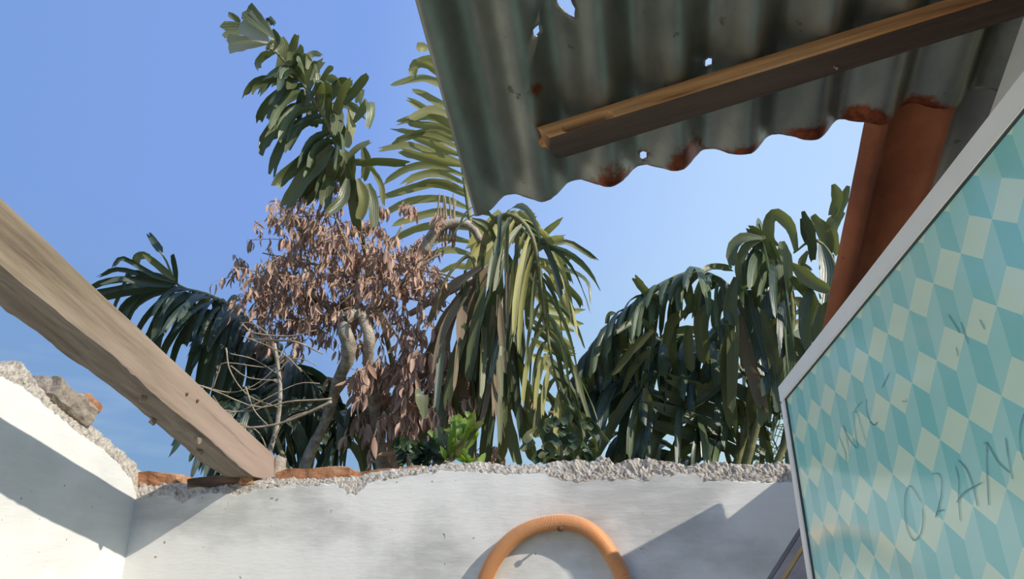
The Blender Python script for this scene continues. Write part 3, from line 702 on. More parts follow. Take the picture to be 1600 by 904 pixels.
# --- tall centre palm
z2 = ZZ(320, 0, 2.511); z6 = ZZ(640, 300, 2.053)
palmC = plant('palm', 690, 3.4, 'tall middle palm with one green frond rising top left and one yellow', 'palm')
DC = 3.2
fr, c = frond(palmC, [(650, 800), (620, 600), (580, 430), (552, 320), (533, 250), (515, 199), (495, 165), (479, 139), (455, 107), (430, 80), (405, 55)], [3.7, 3.7, 3.6, 3.4, 3.25, 3.2, 3.2, 3.2, 3.2, 3.2, 3.2], .015, .004)
T = lambda *a: (z2(a[0]),) + tuple(a[1:])
traced(fr, [
    T([(275, 205), (235, 215), (210, 245), (213, 270)], 14), T([(360, 330), (290, 310), (215, 312), (175, 345), (157, 375)], 12), T([(330, 310), (260, 315), (200, 340), (185, 365)], 10), T([(380, 360), (330, 350), (270, 385), (225, 440), (210, 480)], 16),
    T([(375, 375), (310, 405), (265, 435), (247, 470)], 11), T([(400, 400), (340, 430), (280, 490), (240, 545), (230, 598)], 19), T([(440, 470), (380, 490), (320, 545), (280, 620), (265, 680)], 17), T([(450, 520), (420, 580), (375, 640), (355, 672)], 22, 'leaf_mid'),
    T([(490, 540), (420, 600), (350, 660), (300, 700), (275, 735)], 21), T([(500, 570), (450, 640), (390, 700), (345, 770), (308, 825)], 26, 'leaf_mid'), T([(510, 580), (470, 650), (420, 740), (385, 800)], 24), T([(520, 600), (500, 680), (475, 760), (470, 820)], 22),
    T([(540, 590), (560, 640), (545, 700), (530, 722)], 25, 'leaf_mid'), T([(300, 145), (312, 190), (305, 240), (290, 300), (275, 335)], 22, 'leaf_mid'), T([(350, 215), (365, 250), (355, 310)], 24, 'leaf_mid'), T([(395, 210), (400, 260), (390, 345)], 22, 'leaf_mid'),
    T([(300, 260), (300, 310), (295, 355)], 12), T([(440, 285), (445, 330), (440, 362)], 17, 'leaf_mid'), T([(385, 350), (375, 410), (372, 470)], 13, 'leaf_blue'), T([(400, 345), (405, 380), (385, 410)], 16), T([(465, 345), (475, 390), (455, 440)], 23, 'leaf_mid'),
    T([(510, 410), (520, 460), (510, 520)], 20), T([(570, 415), (572, 480), (562, 530), (550, 580)], 17, 'leaf_yellow'), T([(400, 270), (410, 225), (430, 212), (455, 218)], 14, 'leaf_mid'), T([(420, 250), (435, 250), (445, 285)], 7), T([(490, 395), (510, 350), (540, 325), (578, 332)], 19),
    T([(545, 410), (580, 370), (615, 325), (642, 297)], 13), T([(550, 400), (590, 360), (610, 350), (600, 410)], 13), T([(585, 480), (615, 440), (645, 398), (655, 440), (640, 505)], 15, 'leaf_mid'), T([(600, 640), (680, 630), (795, 638)], 15, 'leaf_dark', {'roll': 1.0}),
    T([(560, 620), (600, 580), (645, 556)], 12), T([(580, 600), (575, 700), (590, 790)], 18, 'leaf_mid'), T([(620, 570), (635, 640), (625, 700)], 15, 'leaf_mid'), T([(640, 720), (660, 800), (665, 890)], 20), T([(600, 700), (625, 780), (605, 870)], 17, 'leaf_yellow'),
    T([(560, 700), (540, 780), (480, 835)], 17), T([(560, 640), (580, 760), (600, 900)], 18), T([(640, 640), (690, 720), (700, 800)], 9, 'leaf_yellow'), T([(540, 620), (510, 640), (490, 700)], 17), T([(480, 420), (490, 470), (480, 540)], 20), T([(430, 400), (420, 450), (430, 500)], 18),
    T([(340, 270), (345, 310), (330, 350)], 18), T([(460, 600), (440, 690), (380, 790)], 18), T([(530, 470), (540, 530), (530, 580)], 16)], DC, 'leaf_dark')
traced(fr, [
    T([(250, 165), (205, 130), (148, 72)], 42, 'leaf_pale', {'wedge': 1, 'roll': .2}), T([(250, 168), (190, 165), (98, 172)], 26, 'leaf_pale', {'wedge': 1, 'roll': -.4}), T([(270, 150), (220, 95), (165, 42)], 26, 'leaf_dark', {'wedge': 1, 'roll': .6}),
    T([(210, 140), (140, 115), (68, 118)], 30, 'leaf_mid', {'wedge': 1, 'roll': .2}), T([(140, 85), (118, 68), (93, 54)], 9, 'leaf_mid'), T([(265, 115), (278, 160), (250, 198)], 16), T([(290, 140), (285, 175), (262, 195)], 14), T([(260, 100), (250, 70), (275, 95)], 9)], DC - .12, 'leaf_dark', .04)
droopers(fr, c, 8, 20, 15, .25, .042, 'leaf_dark', V((1, .2, .1)), 45, 2.6, True, .35, ['leaf_dark', 'leaf_mid', 'leaf_mid'])
# yellow, backlit frond
fr, c = frond(palmC, [(720, 800), (745, 560), (742, 430), (734, 340), (724, 270), (714, 190), (702, 130), (688, 85)], [3.5, 3.5, 3.6, 3.65, 3.7, 3.75, 3.8, 3.8], .018, .004)
Y = 'leaf_yellow'
yl = [[(985, 350), (900, 270), (850, 250), (805, 270)], [(990, 380), (900, 320), (830, 310), (745, 332)], [(985, 430), (910, 400), (860, 370), (815, 352)], [(1000, 520), (930, 470), (860, 425), (797, 390)], [(1000, 500), (920, 465), (850, 455), (760, 478)],
      [(1010, 540), (930, 500), (850, 490), (790, 480)], [(1010, 590), (920, 545), (830, 525), (740, 505)], [(1010, 560), (930, 525), (850, 520), (737, 555)], [(1010, 610), (930, 580), (850, 545), (810, 530)], [(1015, 640), (920, 610), (800, 570), (680, 590)],
      [(1015, 650), (920, 630), (820, 605), (770, 595)], [(1020, 690), (900, 650), (800, 660), (705, 715)], [(1020, 720), (920, 680), (840, 690), (780, 720)], [(1030, 770), (920, 720), (820, 735), (690, 775)], [(1040, 760), (950, 720), (880, 715), (820, 730)],
      [(1040, 820), (930, 780), (800, 790), (700, 840)], [(1040, 850), (930, 830), (830, 850), (740, 880)], [(1045, 900), (930, 880), (820, 900), (720, 950)], [(1050, 950), (940, 930), (850, 960), (780, 1010)], [(1050, 1000), (960, 980), (870, 1010), (800, 1080)], [(1055, 1050), (980, 1040), (900, 1080)],
      [(960, 300), (880, 255), (830, 250), (815, 300)], [(985, 290), (920, 240), (860, 235), (810, 262)], [(1000, 470), (900, 430), (850, 445), (800, 470)], [(880, 190), (850, 185), (830, 182)]]
traced(fr, [(z2(p), 13) for p in yl], 3.7, Y, .12)
T = lambda *a: (z6(a[0]),) + tuple(a[1:])
traced(fr, [T([(300, 100), (250, 150), (195, 245)], 26), T([(310, 80), (270, 120), (200, 210)], 24), T([(290, 60), (230, 140), (190, 180)], 22), T([(320, 120), (270, 190), (215, 250)], 24), T([(330, 60), (370, 100), (400, 70)], 18), T([(400, 330), (460, 380), (555, 380)], 12), T([(410, 390), (480, 410), (550, 425)], 12),
            T([(400, 430), (470, 460), (525, 505)], 13), T([(390, 370), (450, 420), (520, 440)], 12), T([(370, 500), (430, 560), (510, 560)], 13), T([(395, 645), (470, 670), (555, 690)], 10), T([(390, 470), (440, 500), (525, 520)], 13), T([(400, 520), (450, 560), (500, 640)], 12), T([(380, 300), (450, 350), (500, 360)], 11)], 3.45, 'leaf_gold', .12)
# frond that bends over under the roof corner and hangs
fr, c = frond(palmC, [(735, 800), (742, 600), (748, 470), (756, 380), (775, 342), (805, 338), (832, 370), (845, 440), (858, 540), (880, 640)], [3.3, 3.3, 3.3, 3.25, 3.2, 3.15, 3.1, 3.1, 3.1, 3.1], .020, .004)
traced(fr, [T([(325, 60), (330, 110), (335, 160)], 22, Y), T([(350, 60), (400, 110), (410, 160)], 18, Y), T([(390, 200), (440, 160), (500, 145)], 12, Y), T([(380, 190), (430, 130), (482, 85)], 14, Y), T([(400, 210), (460, 230), (515, 215)], 10, Y),
    T([(410, 180), (500, 160), (560, 190), (597, 215)], 9), T([(450, 240), (520, 255), (570, 290), (580, 358)], 8), T([(420, 230), (480, 280), (540, 340), (552, 370)], 11, 'leaf_mid'), T([(430, 260), (490, 330), (530, 380)], 11, 'leaf_mid'), T([(460, 170), (490, 220), (520, 290)], 9),
    T([(285, 180), (275, 300), (255, 420), (235, 522)], 20, 'leaf_dark'), T([(375, 210), (385, 300), (380, 440)], 17, 'leaf_mid'), T([(385, 215), (420, 300), (440, 440)], 16, 'leaf_mid'), T([(350, 200), (400, 280), (430, 380)], 14), T([(310, 200), (325, 280), (310, 400)], 20, 'leaf_blue'), T([(330, 330), (345, 430), (350, 560)], 22, 'leaf_blue'),
    T([(380, 400), (450, 460), (520, 560), (580, 745)], 11, 'leaf_mid'), T([(390, 430), (470, 500), (500, 640)], 11), T([(400, 600), (480, 700), (530, 830)], 11, 'leaf_mid'), T([(360, 580), (420, 700), (440, 830)], 14, 'leaf_mid'), T([(310, 540), (300, 690), (345, 865)], 18, 'leaf_mid'), T([(320, 560), (330, 650), (300, 715)], 16, 'leaf_mid'),
    T([(250, 530), (290, 640), (300, 700)], 9, Y), T([(220, 500), (240, 620), (260, 720)], 22), T([(280, 400), (290, 520), (280, 660)], 22), T([(330, 480), (370, 600), (390, 760)], 16), T([(300, 440), (250, 560), (230, 700)], 20), T([(430, 520), (480, 580), (500, 650)], 15, 'leaf_mid'),
    T([(330, 640), (370, 750), (400, 870)], 18), T([(260, 640), (250, 760), (240, 880)], 20), T([(210, 600), (215, 720), (200, 860)], 18), T([(370, 680), (430, 780), (480, 870)], 14, 'leaf_mid'), T([(290, 700), (300, 800), (280, 880)], 18), T([(440, 640), (500, 740), (560, 800)], 12),
    T([(480, 690), (560, 720), (640, 800)], 10, 'leaf_mid'), T([(520, 740), (540, 800), (535, 860)], 16, 'leaf_dark'), T([(420, 690), (470, 800), (465, 880)], 16)], 3.2, 'leaf_dark')
droopers(fr, c, 10, 24, 26, .40, .027, 'leaf_dark', V((1, .3, 0)), 55, 2.4, True, .35, ['leaf_dark', 'leaf_mid', 'leaf_blue', 'leaf_gold', 'leaf_mid'])
# withered frond hanging to the left of it
fr, c = frond(palmC, [(748, 500), (745, 430), (735, 400), (712, 415), (690, 450), (680, 500)], 3.1, .012, .004)
traced(fr, [T([(230, 240), (120, 320), (60, 420)], 16), T([(240, 250), (150, 360), (110, 480), (130, 590)], 20), T([(260, 230), (180, 350), (160, 470)], 18), T([(250, 260), (200, 380), (170, 560)], 18), T([(200, 300), (120, 420), (80, 560)], 15), T([(240, 300), (210, 450), (190, 600)], 18, 'leaf_dark'),
    T([(160, 330), (90, 450), (60, 600)], 14), T([(180, 420), (140, 560), (120, 680)], 16, 'leaf_dark'), T([(130, 400), (60, 520), (30, 640)], 12), T([(220, 420), (170, 600), (180, 720)], 16), T([(240, 170), (260, 130), (200, 90)], 12, 'leaf_mid'), T([(200, 85), (250, 110), (285, 185)], 10, 'leaf_dark'),
    T([(120, 560), (110, 680), (90, 800)], 16, 'leaf_dark'), T([(60, 600), (50, 720), (30, 820)], 16, 'leaf_dark'), T([(140, 640), (170, 740), (190, 840)], 16, 'leaf_dark')], 3.1, 'leaf_brown')
hs = []
for _ in range(46):
    u = rnd(680, 805); v = rnd(395, 560) + max(0, 720 - u) * .35; l = rnd(80, 170); dx = rnd(-28, 12)
    hs.append(([(u, v), (u + dx * .4, v + l * .4), (u + dx, min(v + l, 735))], rnd(7, 13), random.choice(('leaf_brown', 'leaf_brown', 'leaf_dark', 'leaf_mid', 'leaf_blue'))))
traced(fr, hs, 3.12, 'leaf_brown', .2)
p0 = palmC.location
adopt(tube('trunk', [p0, p0 + V((-.02, 0, .7)), at(690, 745, 3.42), at(690, 690, 3.42)], [.07, .06, .05, .04], M['bark'], 10, .1), palmC)

# --- right palm
z7 = ZZ(860, 280, 1.9646)
palmR = plant('palm', 1130, 3.3, 'broad dark palm with heavy hanging leaflets between roof corner and teal panel', 'palm')
T = lambda *a: (z7(a[0]),) + tuple(a[1:])
fr, c = frond(palmR, [(1150, 790), (1190, 640), (1235, 520), (1230, 440), (1205, 400), (1180, 365), (1170, 352)], 3.3, .018, .004)
traced(fr, [T([(705, 260), (655, 190), (612, 152)], 22), T([(650, 180), (590, 180), (558, 220), (563, 270)], 15), T([(660, 175), (600, 210), (580, 280), (605, 345)], 16, 'leaf_mid'), T([(640, 225), (605, 245), (585, 320)], 14, 'leaf_mid'), T([(755, 220), (740, 150), (700, 108), (672, 120), (668, 180), (690, 205)], 20, 'leaf_mid', {'ns': 14}),
    T([(710, 190), (720, 260), (728, 352)], 22, 'leaf_mid'), T([(628, 265), (632, 330), (640, 400)], 19), T([(680, 245), (675, 320), (680, 450), (695, 480)], 22, 'leaf_mid'), T([(605, 340), (620, 430), (650, 540), (665, 610)], 26, 'leaf_blue'), T([(590, 420), (600, 520), (640, 640), (655, 710)], 20, 'leaf_brown'), T([(705, 300), (720, 450), (745, 570)], 20),
    T([(650, 400), (690, 560), (690, 650)], 22), T([(570, 300), (552, 380), (560, 480), (555, 700)], 22), T([(540, 440), (540, 600), (560, 770)], 22), T([(740, 260), (800, 310), (855, 340)], 22, 'leaf_mid'), T([(740, 300), (800, 360), (830, 490)], 24), T([(620, 460), (630, 600), (620, 740)], 24), T([(680, 480), (660, 600), (650, 760)], 22), T([(720, 480), (730, 560), (700, 680)], 22)], 3.2, 'leaf_dark')
droopers(fr, c, 6, 20, 12, .42, .06, 'leaf_dark', V((.5, 1, 0)), 60, 2.6, True, .3, ['leaf_dark', 'leaf_blue'])
fr, c = frond(palmR, [(1180, 800), (1250, 640), (1300, 520), (1305, 420), (1275, 375), (1240, 395)], 3.25, .016, .004)
traced(fr, [T([(775, 98), (800, 170), (805, 250)], 16, 'leaf_blue'), T([(805, 110), (845, 180), (838, 270)], 24, 'leaf_mid'), T([(868, 15), (880, 60), (862, 115)], 18, 'leaf_mid'), T([(915, 20), (895, 80), (880, 130)], 16), T([(900, 100), (862, 150), (875, 230)], 20, 'leaf_mid'), T([(770, 120), (785, 180), (800, 200)], 12, 'leaf_blue'),
    T([(830, 200), (850, 280), (840, 380)], 22, 'leaf_blue'), T([(790, 220), (770, 260), (800, 280)], 12), T([(860, 230), (850, 330), (860, 420)], 24), T([(800, 330), (780, 420), (790, 520)], 20), T([(830, 380), (820, 460), (830, 540)], 20)], 3.2, 'leaf_dark')
fr, c = frond(palmR, [(1130, 800), (1170, 640), (1170, 520), (1140, 450), (1090, 425), (1040, 440), (995, 470), (940, 520), (895, 590)], [3.4, 3.4, 3.4, 3.4, 3.4, 3.4, 3.4, 3.4, 3.4], .018, .003)
traced(fr, [T([(500, 370), (465, 430), (470, 520), (480, 570)], 24, 'leaf_mid'), T([(540, 340), (510, 420), (520, 465)], 20), T([(415, 405), (370, 440), (350, 515)], 20, 'leaf_mid'), T([(440, 400), (380, 430), (375, 520), (390, 605)], 15), T([(425, 452), (420, 520), (430, 585)], 19, 'leaf_mid'), T([(335, 385), (290, 340), (257, 300)], 12, 'leaf_mid'),
    T([(460, 290), (420, 320), (435, 405)], 18, 'leaf_mid'), T([(455, 290), (500, 268), (560, 275)], 10, 'leaf_mid'), T([(480, 300), (520, 310), (545, 365)], 11), T([(315, 462), (250, 520), (190, 600)], 15, 'leaf_mid'), T([(305, 520), (250, 580), (220, 650)], 16), T([(405, 290), (385, 330), (330, 350)], 12, 'leaf_mid'), T([(360, 345), (380, 380), (400, 420)], 14, 'leaf_mid'),
    T([(300, 400), (285, 360), (300, 340)], 12), T([(290, 640), (300, 700), (290, 750)], 18, 'leaf_mid'), T([(245, 420), (250, 460), (250, 500)], 11, 'leaf_mid'), T([(215, 470), (225, 500), (220, 540)], 12, 'leaf_mid'), T([(120, 580), (125, 620), (120, 660)], 14, 'leaf_mid'), T([(200, 410), (180, 415), (172, 445)], 7), T([(330, 480), (270, 430), (200, 470)], 10)], 3.35, 'leaf_dark')
droopers(fr, c, 8, 24, 30, .30, .038, 'leaf_dark', V((.4, 1, 0)), 55, 2.4, True, .35, ['leaf_dark', 'leaf_dark', 'leaf_blue', 'leaf_mid'])
fr, c = frond(palmR, [(1190, 800), (1170, 740), (1100, 660), (1020, 610), (950, 590), (900, 610)], 3.5, .018, .004)
traced(fr, [T([(700, 720), (560, 640), (380, 570)], 22), T([(690, 760), (540, 680), (360, 610)], 22), T([(680, 790), (520, 720), (340, 660)], 22), T([(660, 840), (500, 760), (300, 690)], 22), T([(640, 860), (480, 800), (280, 740)], 20), T([(250, 640), (160, 730), (60, 850)], 16), T([(300, 600), (220, 700), (130, 870)], 16), T([(280, 700), (240, 800), (200, 880)], 18),
    T([(580, 640), (640, 760), (670, 880)], 15, 'leaf_mid'), T([(600, 640), (660, 800), (680, 880)], 16), T([(350, 640), (280, 760), (240, 880)], 18), T([(400, 680), (330, 780), (300, 880)], 18), T([(460, 720), (400, 800), (360, 880)], 20), T([(520, 760), (470, 820), (430, 880)], 20), T([(200, 620), (120, 680), (40, 720)], 14), T([(180, 660), (90, 760), (10, 850)], 15),
    T([(560, 560), (500, 640), (420, 700)], 20), T([(480, 560), (560, 640), (660, 700)], 20), T([(620, 700), (600, 780), (590, 870)], 18)], 3.5, 'leaf_dark')
droopers(fr, c, 3, 24, 22, .42, .055, 'leaf_dark', V((0, 1, .3)), 50, 2.2, True, .35, ['leaf_dark', 'leaf_blue'])
for px in ([(1190, 800), (1185, 640), (1130, 545), (1050, 525), (970, 575)], [(1200, 800), (1235, 620), (1225, 510), (1180, 470), (1130, 500)], [(1160, 800), (1120, 660), (1060, 560), (1000, 520), (940, 560)], [(1210, 800), (1240, 700), (1250, 600), (1235, 560)]):
    fr, c = frond(palmR, px, 3.65, .014, .003)
    droopers(fr, c, 6, 24, 17, .42, .055, 'leaf_dark', V((.4, 1, .1)), 55, 2.4, True, .35, ['leaf_dark', 'leaf_dark', 'leaf_blue', 'leaf_mid'])
fr, c = frond(palmR, [(1150, 800), (1080, 720), (1010, 680), (950, 680), (900, 710)], 3.8, .016, .004)
droopers(fr, c, 2, 24, 20, .45, .06, 'leaf_dark', V((.2, 1, .4)), 55, 2.0, True, .4, ['leaf_dark', 'leaf_blue'])
p0 = palmR.location
adopt(tube('trunk', [p0, p0 + V((.02, 0, .7)), at(1165, 745, 3.4)], [.07, .06, .04], M['bark'], 10, .1), palmR)

# --- fine palm at the far right, by the panel's edge
palmF = plant('small_palm', 1230, 3.9, 'small light-green feathery palm at the panel edge above the wall', 'palm')
for k, px in enumerate(([(1240, 800), (1225, 730), (1205, 680), (1185, 655)], [(1250, 800), (1240, 720), (1235, 660), (1225, 630)], [(1230, 800), (1210, 740), (1195, 715), (1175, 700)])):
    fr, c = frond(palmF, px, 3.9 + .1 * k, .006, .002)
    droopers(fr, c, 6, 24, 16, .13, .007, 'leaf_mid', V((1, .3, 0)), 50, .6, True, .1)

# --- dead tree with hanging brown leaves
def wood_path(name, spec, d, m, parent, rough=.18, n=22, seg=9):
    if not isinstance(d, (list, tuple)): d = [d] * len(spec)
    pts = [at(s[0], s[1], dd) for s, dd in zip(spec, d)]; rr = [s[2] * dd / FPX for s, dd in zip(spec, d)]
    c = crom(pts, n); r = lerp_list(rr, n)
    return tube(name, c, r, M[m], seg, rough, parent)
DT = 3.35
dead = plant('dead_tree', 560, 3.3, 'dead tree with pale trunks full of hanging dry brown leaves in the middle', 'tree')
wood_path('trunk', [(455, 830, 10), (472, 745, 9), (487, 700, 9), (505, 665, 8), (520, 625, 8), (528, 595, 9), (543, 562, 11), (545, 535, 11.5), (536, 510, 11), (544, 494, 10), (562, 488, 9)], [DT, DT, DT, DT, DT - .05, DT - .15, DT - .24, DT - .28, DT - .28, DT - .25, DT - .2], 'bark', dead)
wood_path('trunk', [(610, 850, 12), (600, 740, 11), (590, 680, 10), (582, 600, 9), (575, 560, 9), (577, 525, 9), (564, 489, 9)], [DT, DT, DT, DT - .1, DT - .2, DT - .24, DT - .2], 'bark', dead)
for spec in ([(562, 495, 6), (548, 470, 5), (560, 430, 4), (540, 380, 2.5), (520, 330, 1.5)], [(541, 508, 6), (500, 470, 4), (450, 440, 3), (385, 425, 1.5)], [(566, 500, 6), (610, 460, 4), (650, 420, 3), (690, 395, 1.5)], [(560, 440, 4), (600, 400, 3), (630, 350, 1.5)],
             [(500, 470, 3), (470, 400, 2.5), (490, 330, 1.2)], [(575, 600, 6), (610, 590, 5), (650, 580, 4), (690, 590, 2)], [(600, 640, 5), (640, 640, 4), (690, 660, 2)], [(610, 460, 3), (660, 470, 2.5), (700, 490, 1.5)], [(450, 440, 2.5), (420, 490, 2), (390, 500, 1)], [(560, 430, 2.5), (480, 410, 2), (410, 395, 1)],
             [(650, 420, 2), (720, 440, 2), (790, 520, 1)], [(690, 590, 2), (760, 600, 2), (830, 630, 1)], [(660, 395, 9), (680, 362, 9), (705, 348, 8), (735, 352, 7), (752, 378, 5)], [(640, 490, 5), (690, 462, 5), (740, 437, 4)], [(690, 665, 6), (725, 668, 8), (745, 650, 5), (770, 655, 3)]):
    wood_path('branch', spec, [DT + rnd(-.05, .08)] * len(spec), 'bark', dead, n=14, seg=7)
for x in (684, 688, 692, 697, 702, 708, 712):
    wood_path('branch', [(x, 375, 2.2), (x + rnd(-2, 2), 345, 2), (x + rnd(-4, 4), 300 + rnd(0, 22), 1.2)], DT, 'twig', dead, n=6, seg=6)
CL = [(530, 440, 145, 85, 95, 15), (485, 350, 55, 45, 16, 14), (440, 490, 70, 55, 26, 14), (400, 445, 40, 55, 12, 14), (645, 440, 50, 85, 24, 15), (560, 400, 90, 60, 22, 15), (560, 480, 110, 45, 22, 15), (625, 610, 85, 70, 44, 22), (660, 640, 70, 55, 24, 22), (585, 650, 26, 40, 6, 20), (690, 590, 55, 50, 12, 20),
      (787, 525, 16, 14, 2, 18), (832, 640, 16, 18, 3, 22), (770, 705, 30, 20, 4, 20), (632, 322, 14, 10, 2, 15), (515, 300, 26, 10, 3, 15), (740, 610, 24, 30, 4, 18), (690, 340, 12, 30, 2, 16), (480, 380, 60, 60, 10, 14), (600, 350, 20, 30, 3, 15)]
leaves, twigs = [], []
for cx, cy, rx, ry, n, sz in CL:
    for _ in range(n):
        a, r = rnd(0, 2 * PI), math.sqrt(random.random()); u, v = cx + rx * r * math.cos(a), cy + ry * r * math.sin(a)
        d = DT + rnd(-.28, .28) * min(1, rx / 60); s = at(u, v, d)
        o = at(cx, cy, DT); dr = (s - o); dr = (dr.normalized() if dr.length > .01 else V((0, 0, 1))) * .6 + V((rnd(-.6, .6), rnd(-.6, .6), rnd(-.5, .3)))
        L = rnd(.06, .14) * (1 if rx > 25 else .35); e = s + dr.normalized() * L + V((0, 0, -.02)); b = s - dr.normalized() * L
        tw = crom([b, s + V((0, 0, .012)), e], 5); twigs.append(tw)
        for k in range(18 if sz < 18 else 13):
            p = tw[random.randint(0, 5)] + V((rnd(-1, 1), rnd(-1, 1), rnd(-1, 1))) * .012
            leaves.append((p, sz * rnd(.85, 1.5) * DT / FPX))
def dead_leaf_data(L, kind):
    vs, fs = [], []; n = 5
    for i in range(n + 1):
        f = i / n; w = L * .145 * math.sin(PI * min(1, f * .93 + .07)) ** .7 * (.55 if kind % 2 else 1) + .0002
        b = L * (.05 + .05 * kind) * math.sin(PI * f * 1.1); cu = w * (.5 + .3 * (kind % 3))
        for a in (-1, 0, 1): vs.append(V((a * w, b + cu * (a * a - .4), -L * f)))
    return vs, grid_faces(n + 1, 3), [(a + 1) / 2 for _ in range(n + 1) for a in (-1, 0, 1)]
kinds = []
for k in range(8):
    vs, fs, ac = dead_leaf_data(.05, k % 4); me = bpy.data.meshes.new('dead_leaf'); me.from_pydata([tuple(v) for v in vs], [], fs)
    me.polygons.foreach_set('use_smooth', [True] * len(fs)); a = me.attributes.new('across', 'FLOAT', 'POINT'); a.data.foreach_set('value', ac); me.materials.append(M['leaf_dead']); kinds.append((me, vs, fs, ac))
def hang(): return Matrix.Rotation(rnd(0, 2 * PI), 3, 'Z') @ Matrix.Rotation(abs(random.gauss(0, .42)), 3, 'X') @ Matrix.Rotation(rnd(0, 2 * PI), 3, 'Z')
leaves.sort(key=lambda q: (q[0] - EYE).length / q[1])
AV, AF, AA = [], [], []
for i, (p, L) in enumerate(leaves):
    me, vs, fs, ac = random.choice(kinds); R = hang(); s = L / .05
    if i < 290:
        o = bpy.data.objects.new('dead_leaf', me); COL.objects.link(o); o.rotation_euler = R.to_euler(); o.scale = (s, s, s); o.location = p; adopt(o, dead)
    else:
        off = len(AV); AV += [p + R @ (v * s) for v in vs]; AF += [tuple(off + q for q in f) for f in fs]; AA += ac
o = adopt(mesh('dead_leaves', AV, AF, M['leaf_dead'], smooth=True, attr={'across': AA}, origin=at(560, 500, DT)), dead); o['kind'] = 'stuff'
tv, tf = [], []
for tw in twigs:
    a, b = tube_data(tw, [.0022, .002, .0018, .0016, .0014, .001], 5, len(tv)); tv += a; tf += b
o = adopt(mesh('twigs', tv, tf, M['twig'], origin=at(560, 500, DT)), dead); o['kind'] = 'stuff'

# --- bare twiggy sapling left of it
bare = plant('bare_sapling', 425, 2.6, 'bare leafless sapling with a tangle of thin twigs beside the rafter foot', 'sapling')
zs = lambda pts, w0, w1: [(100 + x / 2.1525, 320 + y / 2.1525, w0 + (w1 - w0) * i / (len(pts) - 1)) for i, (x, y) in enumerate(pts)]
wood_path('stem', zs([(670, 1000), (690, 840), (715, 750), (727, 640), (722, 560), (708, 465)], 4.5, 2.6), 2.6, 'bark', bare, n=16)
for pts, w in (([(900, 650), (860, 655), (760, 660), (650, 680), (520, 630), (440, 600)], 1.6), ([(900, 660), (860, 680), (740, 730), (640, 748), (570, 742)], 2.6), ([(545, 480), (560, 560), (620, 640), (720, 680)], 1.2), ([(615, 450), (700, 455), (780, 460), (870, 500)], 2), ([(600, 400), (640, 430), (760, 440), (850, 420)], 1.2),
               ([(610, 610), (640, 690), (690, 745)], 1.4), ([(490, 660), (540, 690), (640, 690), (725, 650)], 1.2), ([(450, 605), (560, 630), (650, 600), (740, 520)], 1.2), ([(500, 620), (520, 560), (545, 530), (690, 545), (745, 500)], 1.2), ([(560, 540), (620, 580), (724, 590)], 1.1), ([(800, 560), (750, 510), (700, 480), (600, 440)], 1.2),
               ([(725, 600), (690, 590), (640, 620), (600, 610)], 1.1), ([(712, 480), (690, 440), (640, 400), (590, 395)], 1.1), ([(700, 800), (740, 730), (800, 700), (850, 690)], 1.4), ([(722, 560), (760, 520), (810, 520), (850, 540)], 1.2), ([(530, 700), (600, 690), (700, 640), (790, 600), (860, 600)], 1.1), ([(560, 500), (640, 520), (722, 570)], 1.1), ([(690, 840), (650, 760), (560, 720), (500, 640)], 1.2)):
    wood_path('twig', zs(pts, w, w * .6), 2.6 + rnd(-.12, .12), 'twig', bare, n=14, seg=6)

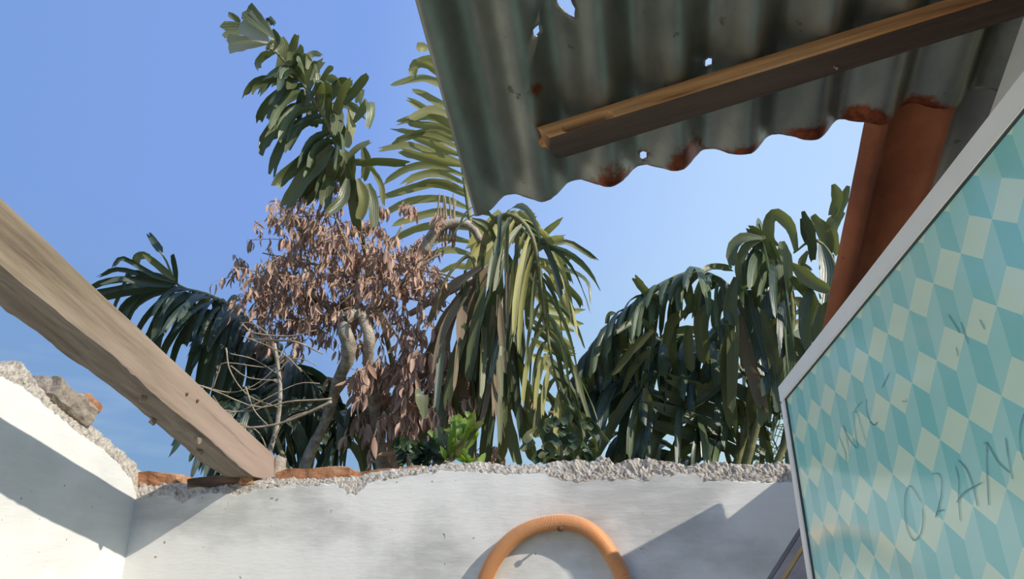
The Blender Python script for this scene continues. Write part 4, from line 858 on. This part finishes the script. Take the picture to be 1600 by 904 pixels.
# --- low green plants just behind the wall
z5 = ZZ(400, 480, 3.228)
shrub = plant('leafy_shrub', 705, 2.5, 'low shrub with bright lime-green leaves behind the middle of the wall', 'shrub')
wood_path('stem', [(708, 830, 3), (706, 740, 3), (705, 690, 2)], 2.5, 'twig', shrub, n=8)
for px, w, m in (([(1040, 740), (960, 700), (870, 620)], 12, 'leaf_lime'), ([(1050, 720), (1000, 650), (960, 610)], 14, 'leaf_lime'), ([(1040, 740), (980, 700), (900, 690)], 11, 'leaf_lime'), ([(1000, 640), (1010, 590), (990, 550)], 18, 'leaf_lime'), ([(1030, 640), (1050, 600), (1065, 565)], 16, 'leaf_lime'), ([(1020, 620), (1030, 580), (1010, 545)], 16, 'leaf_lime'),
                 ([(1050, 720), (1060, 660), (1040, 620)], 16, 'leaf_lime'), ([(960, 700), (930, 650), (915, 600)], 14, 'leaf_mid'), ([(1000, 700), (1020, 640), (1000, 600)], 16, 'leaf_mid'), ([(980, 760), (930, 720), (880, 700)], 18, 'leaf_deep'), ([(1010, 760), (970, 690), (950, 640)], 14, 'leaf_mid'), ([(1060, 740), (1050, 690), (1070, 640)], 14, 'leaf_lime'),
                 ([(850, 560), (845, 500), (850, 440)], 16, 'leaf_mid'), ([(830, 520), (820, 460), (815, 410)], 14, 'leaf_mid')):
    pts = [at(u, v, 2.5 + rnd(-.05, .05) + .05 * i) for i, (u, v) in enumerate(z5(px))]
    leaf('leaf', pts, w * 2.5 / FPX, m, shrub, roll=rnd(-.5, .5), ns=7, jag=.1)
for _ in range(18):
    u, v = rnd(688, 752), rnd(650, 715); a = rnd(-1.4, 1.4)
    pts = [at(705 + (u - 705) * .3, 715, 2.5), at(u, v + 8, 2.5 + rnd(-.08, .08)), at(u + 16 * math.sin(a), v - 12 * math.cos(a), 2.5 + rnd(-.1, .1))]
    leaf('leaf', pts, rnd(9, 15) * 2.5 / FPX, random.choice(('leaf_lime', 'leaf_mid', 'leaf_lime')), shrub, roll=rnd(-.7, .7), ns=7, jag=.1, taper=.85)
shrub2 = plant('leafy_shrub', 650, 2.6, 'low dark-green broad-leaved shrub left of the lime-green one behind the wall', 'shrub')
wood_path('stem', [(655, 830, 3), (655, 740, 3), (655, 700, 2)], 2.6, 'twig', shrub2, n=8)
for _ in range(26):
    u, v = rnd(625, 682), rnd(688, 725); a = rnd(-1.5, 1.5)
    pts = [at(u, v, 2.6 + rnd(-.1, .1)), at(u + 12 * math.sin(a), v - 5 + 6 * math.cos(a), 2.58), at(u + 24 * math.sin(a), v + 8, 2.56)]
    leaf('leaf', pts, rnd(12, 20) * 2.6 / FPX, 'leaf_deep', shrub2, roll=rnd(-.7, .7), ns=6, jag=.1)
shrub3 = plant('leafy_shrub', 880, 2.9, 'dark leafy shrub low between the hanging frond and the right palm', 'shrub')
wood_path('stem', [(885, 830, 3), (880, 740, 3), (875, 670, 2)], 2.9, 'twig', shrub3, n=8)
for _ in range(34):
    u, v = rnd(830, 925), rnd(650, 722); a = rnd(-1.5, 1.5)
    pts = [at(u, v, 2.9 + rnd(-.1, .1)), at(u + 12 * math.sin(a), v - 5 + 8 * math.cos(a), 2.88), at(u + 26 * math.sin(a), v + 10, 2.86)]
    leaf('leaf', pts, rnd(12, 20) * 2.9 / FPX, random.choice(('leaf_deep', 'leaf_deep', 'leaf_mid')), shrub3, roll=rnd(-.7, .7), ns=6, jag=.1)
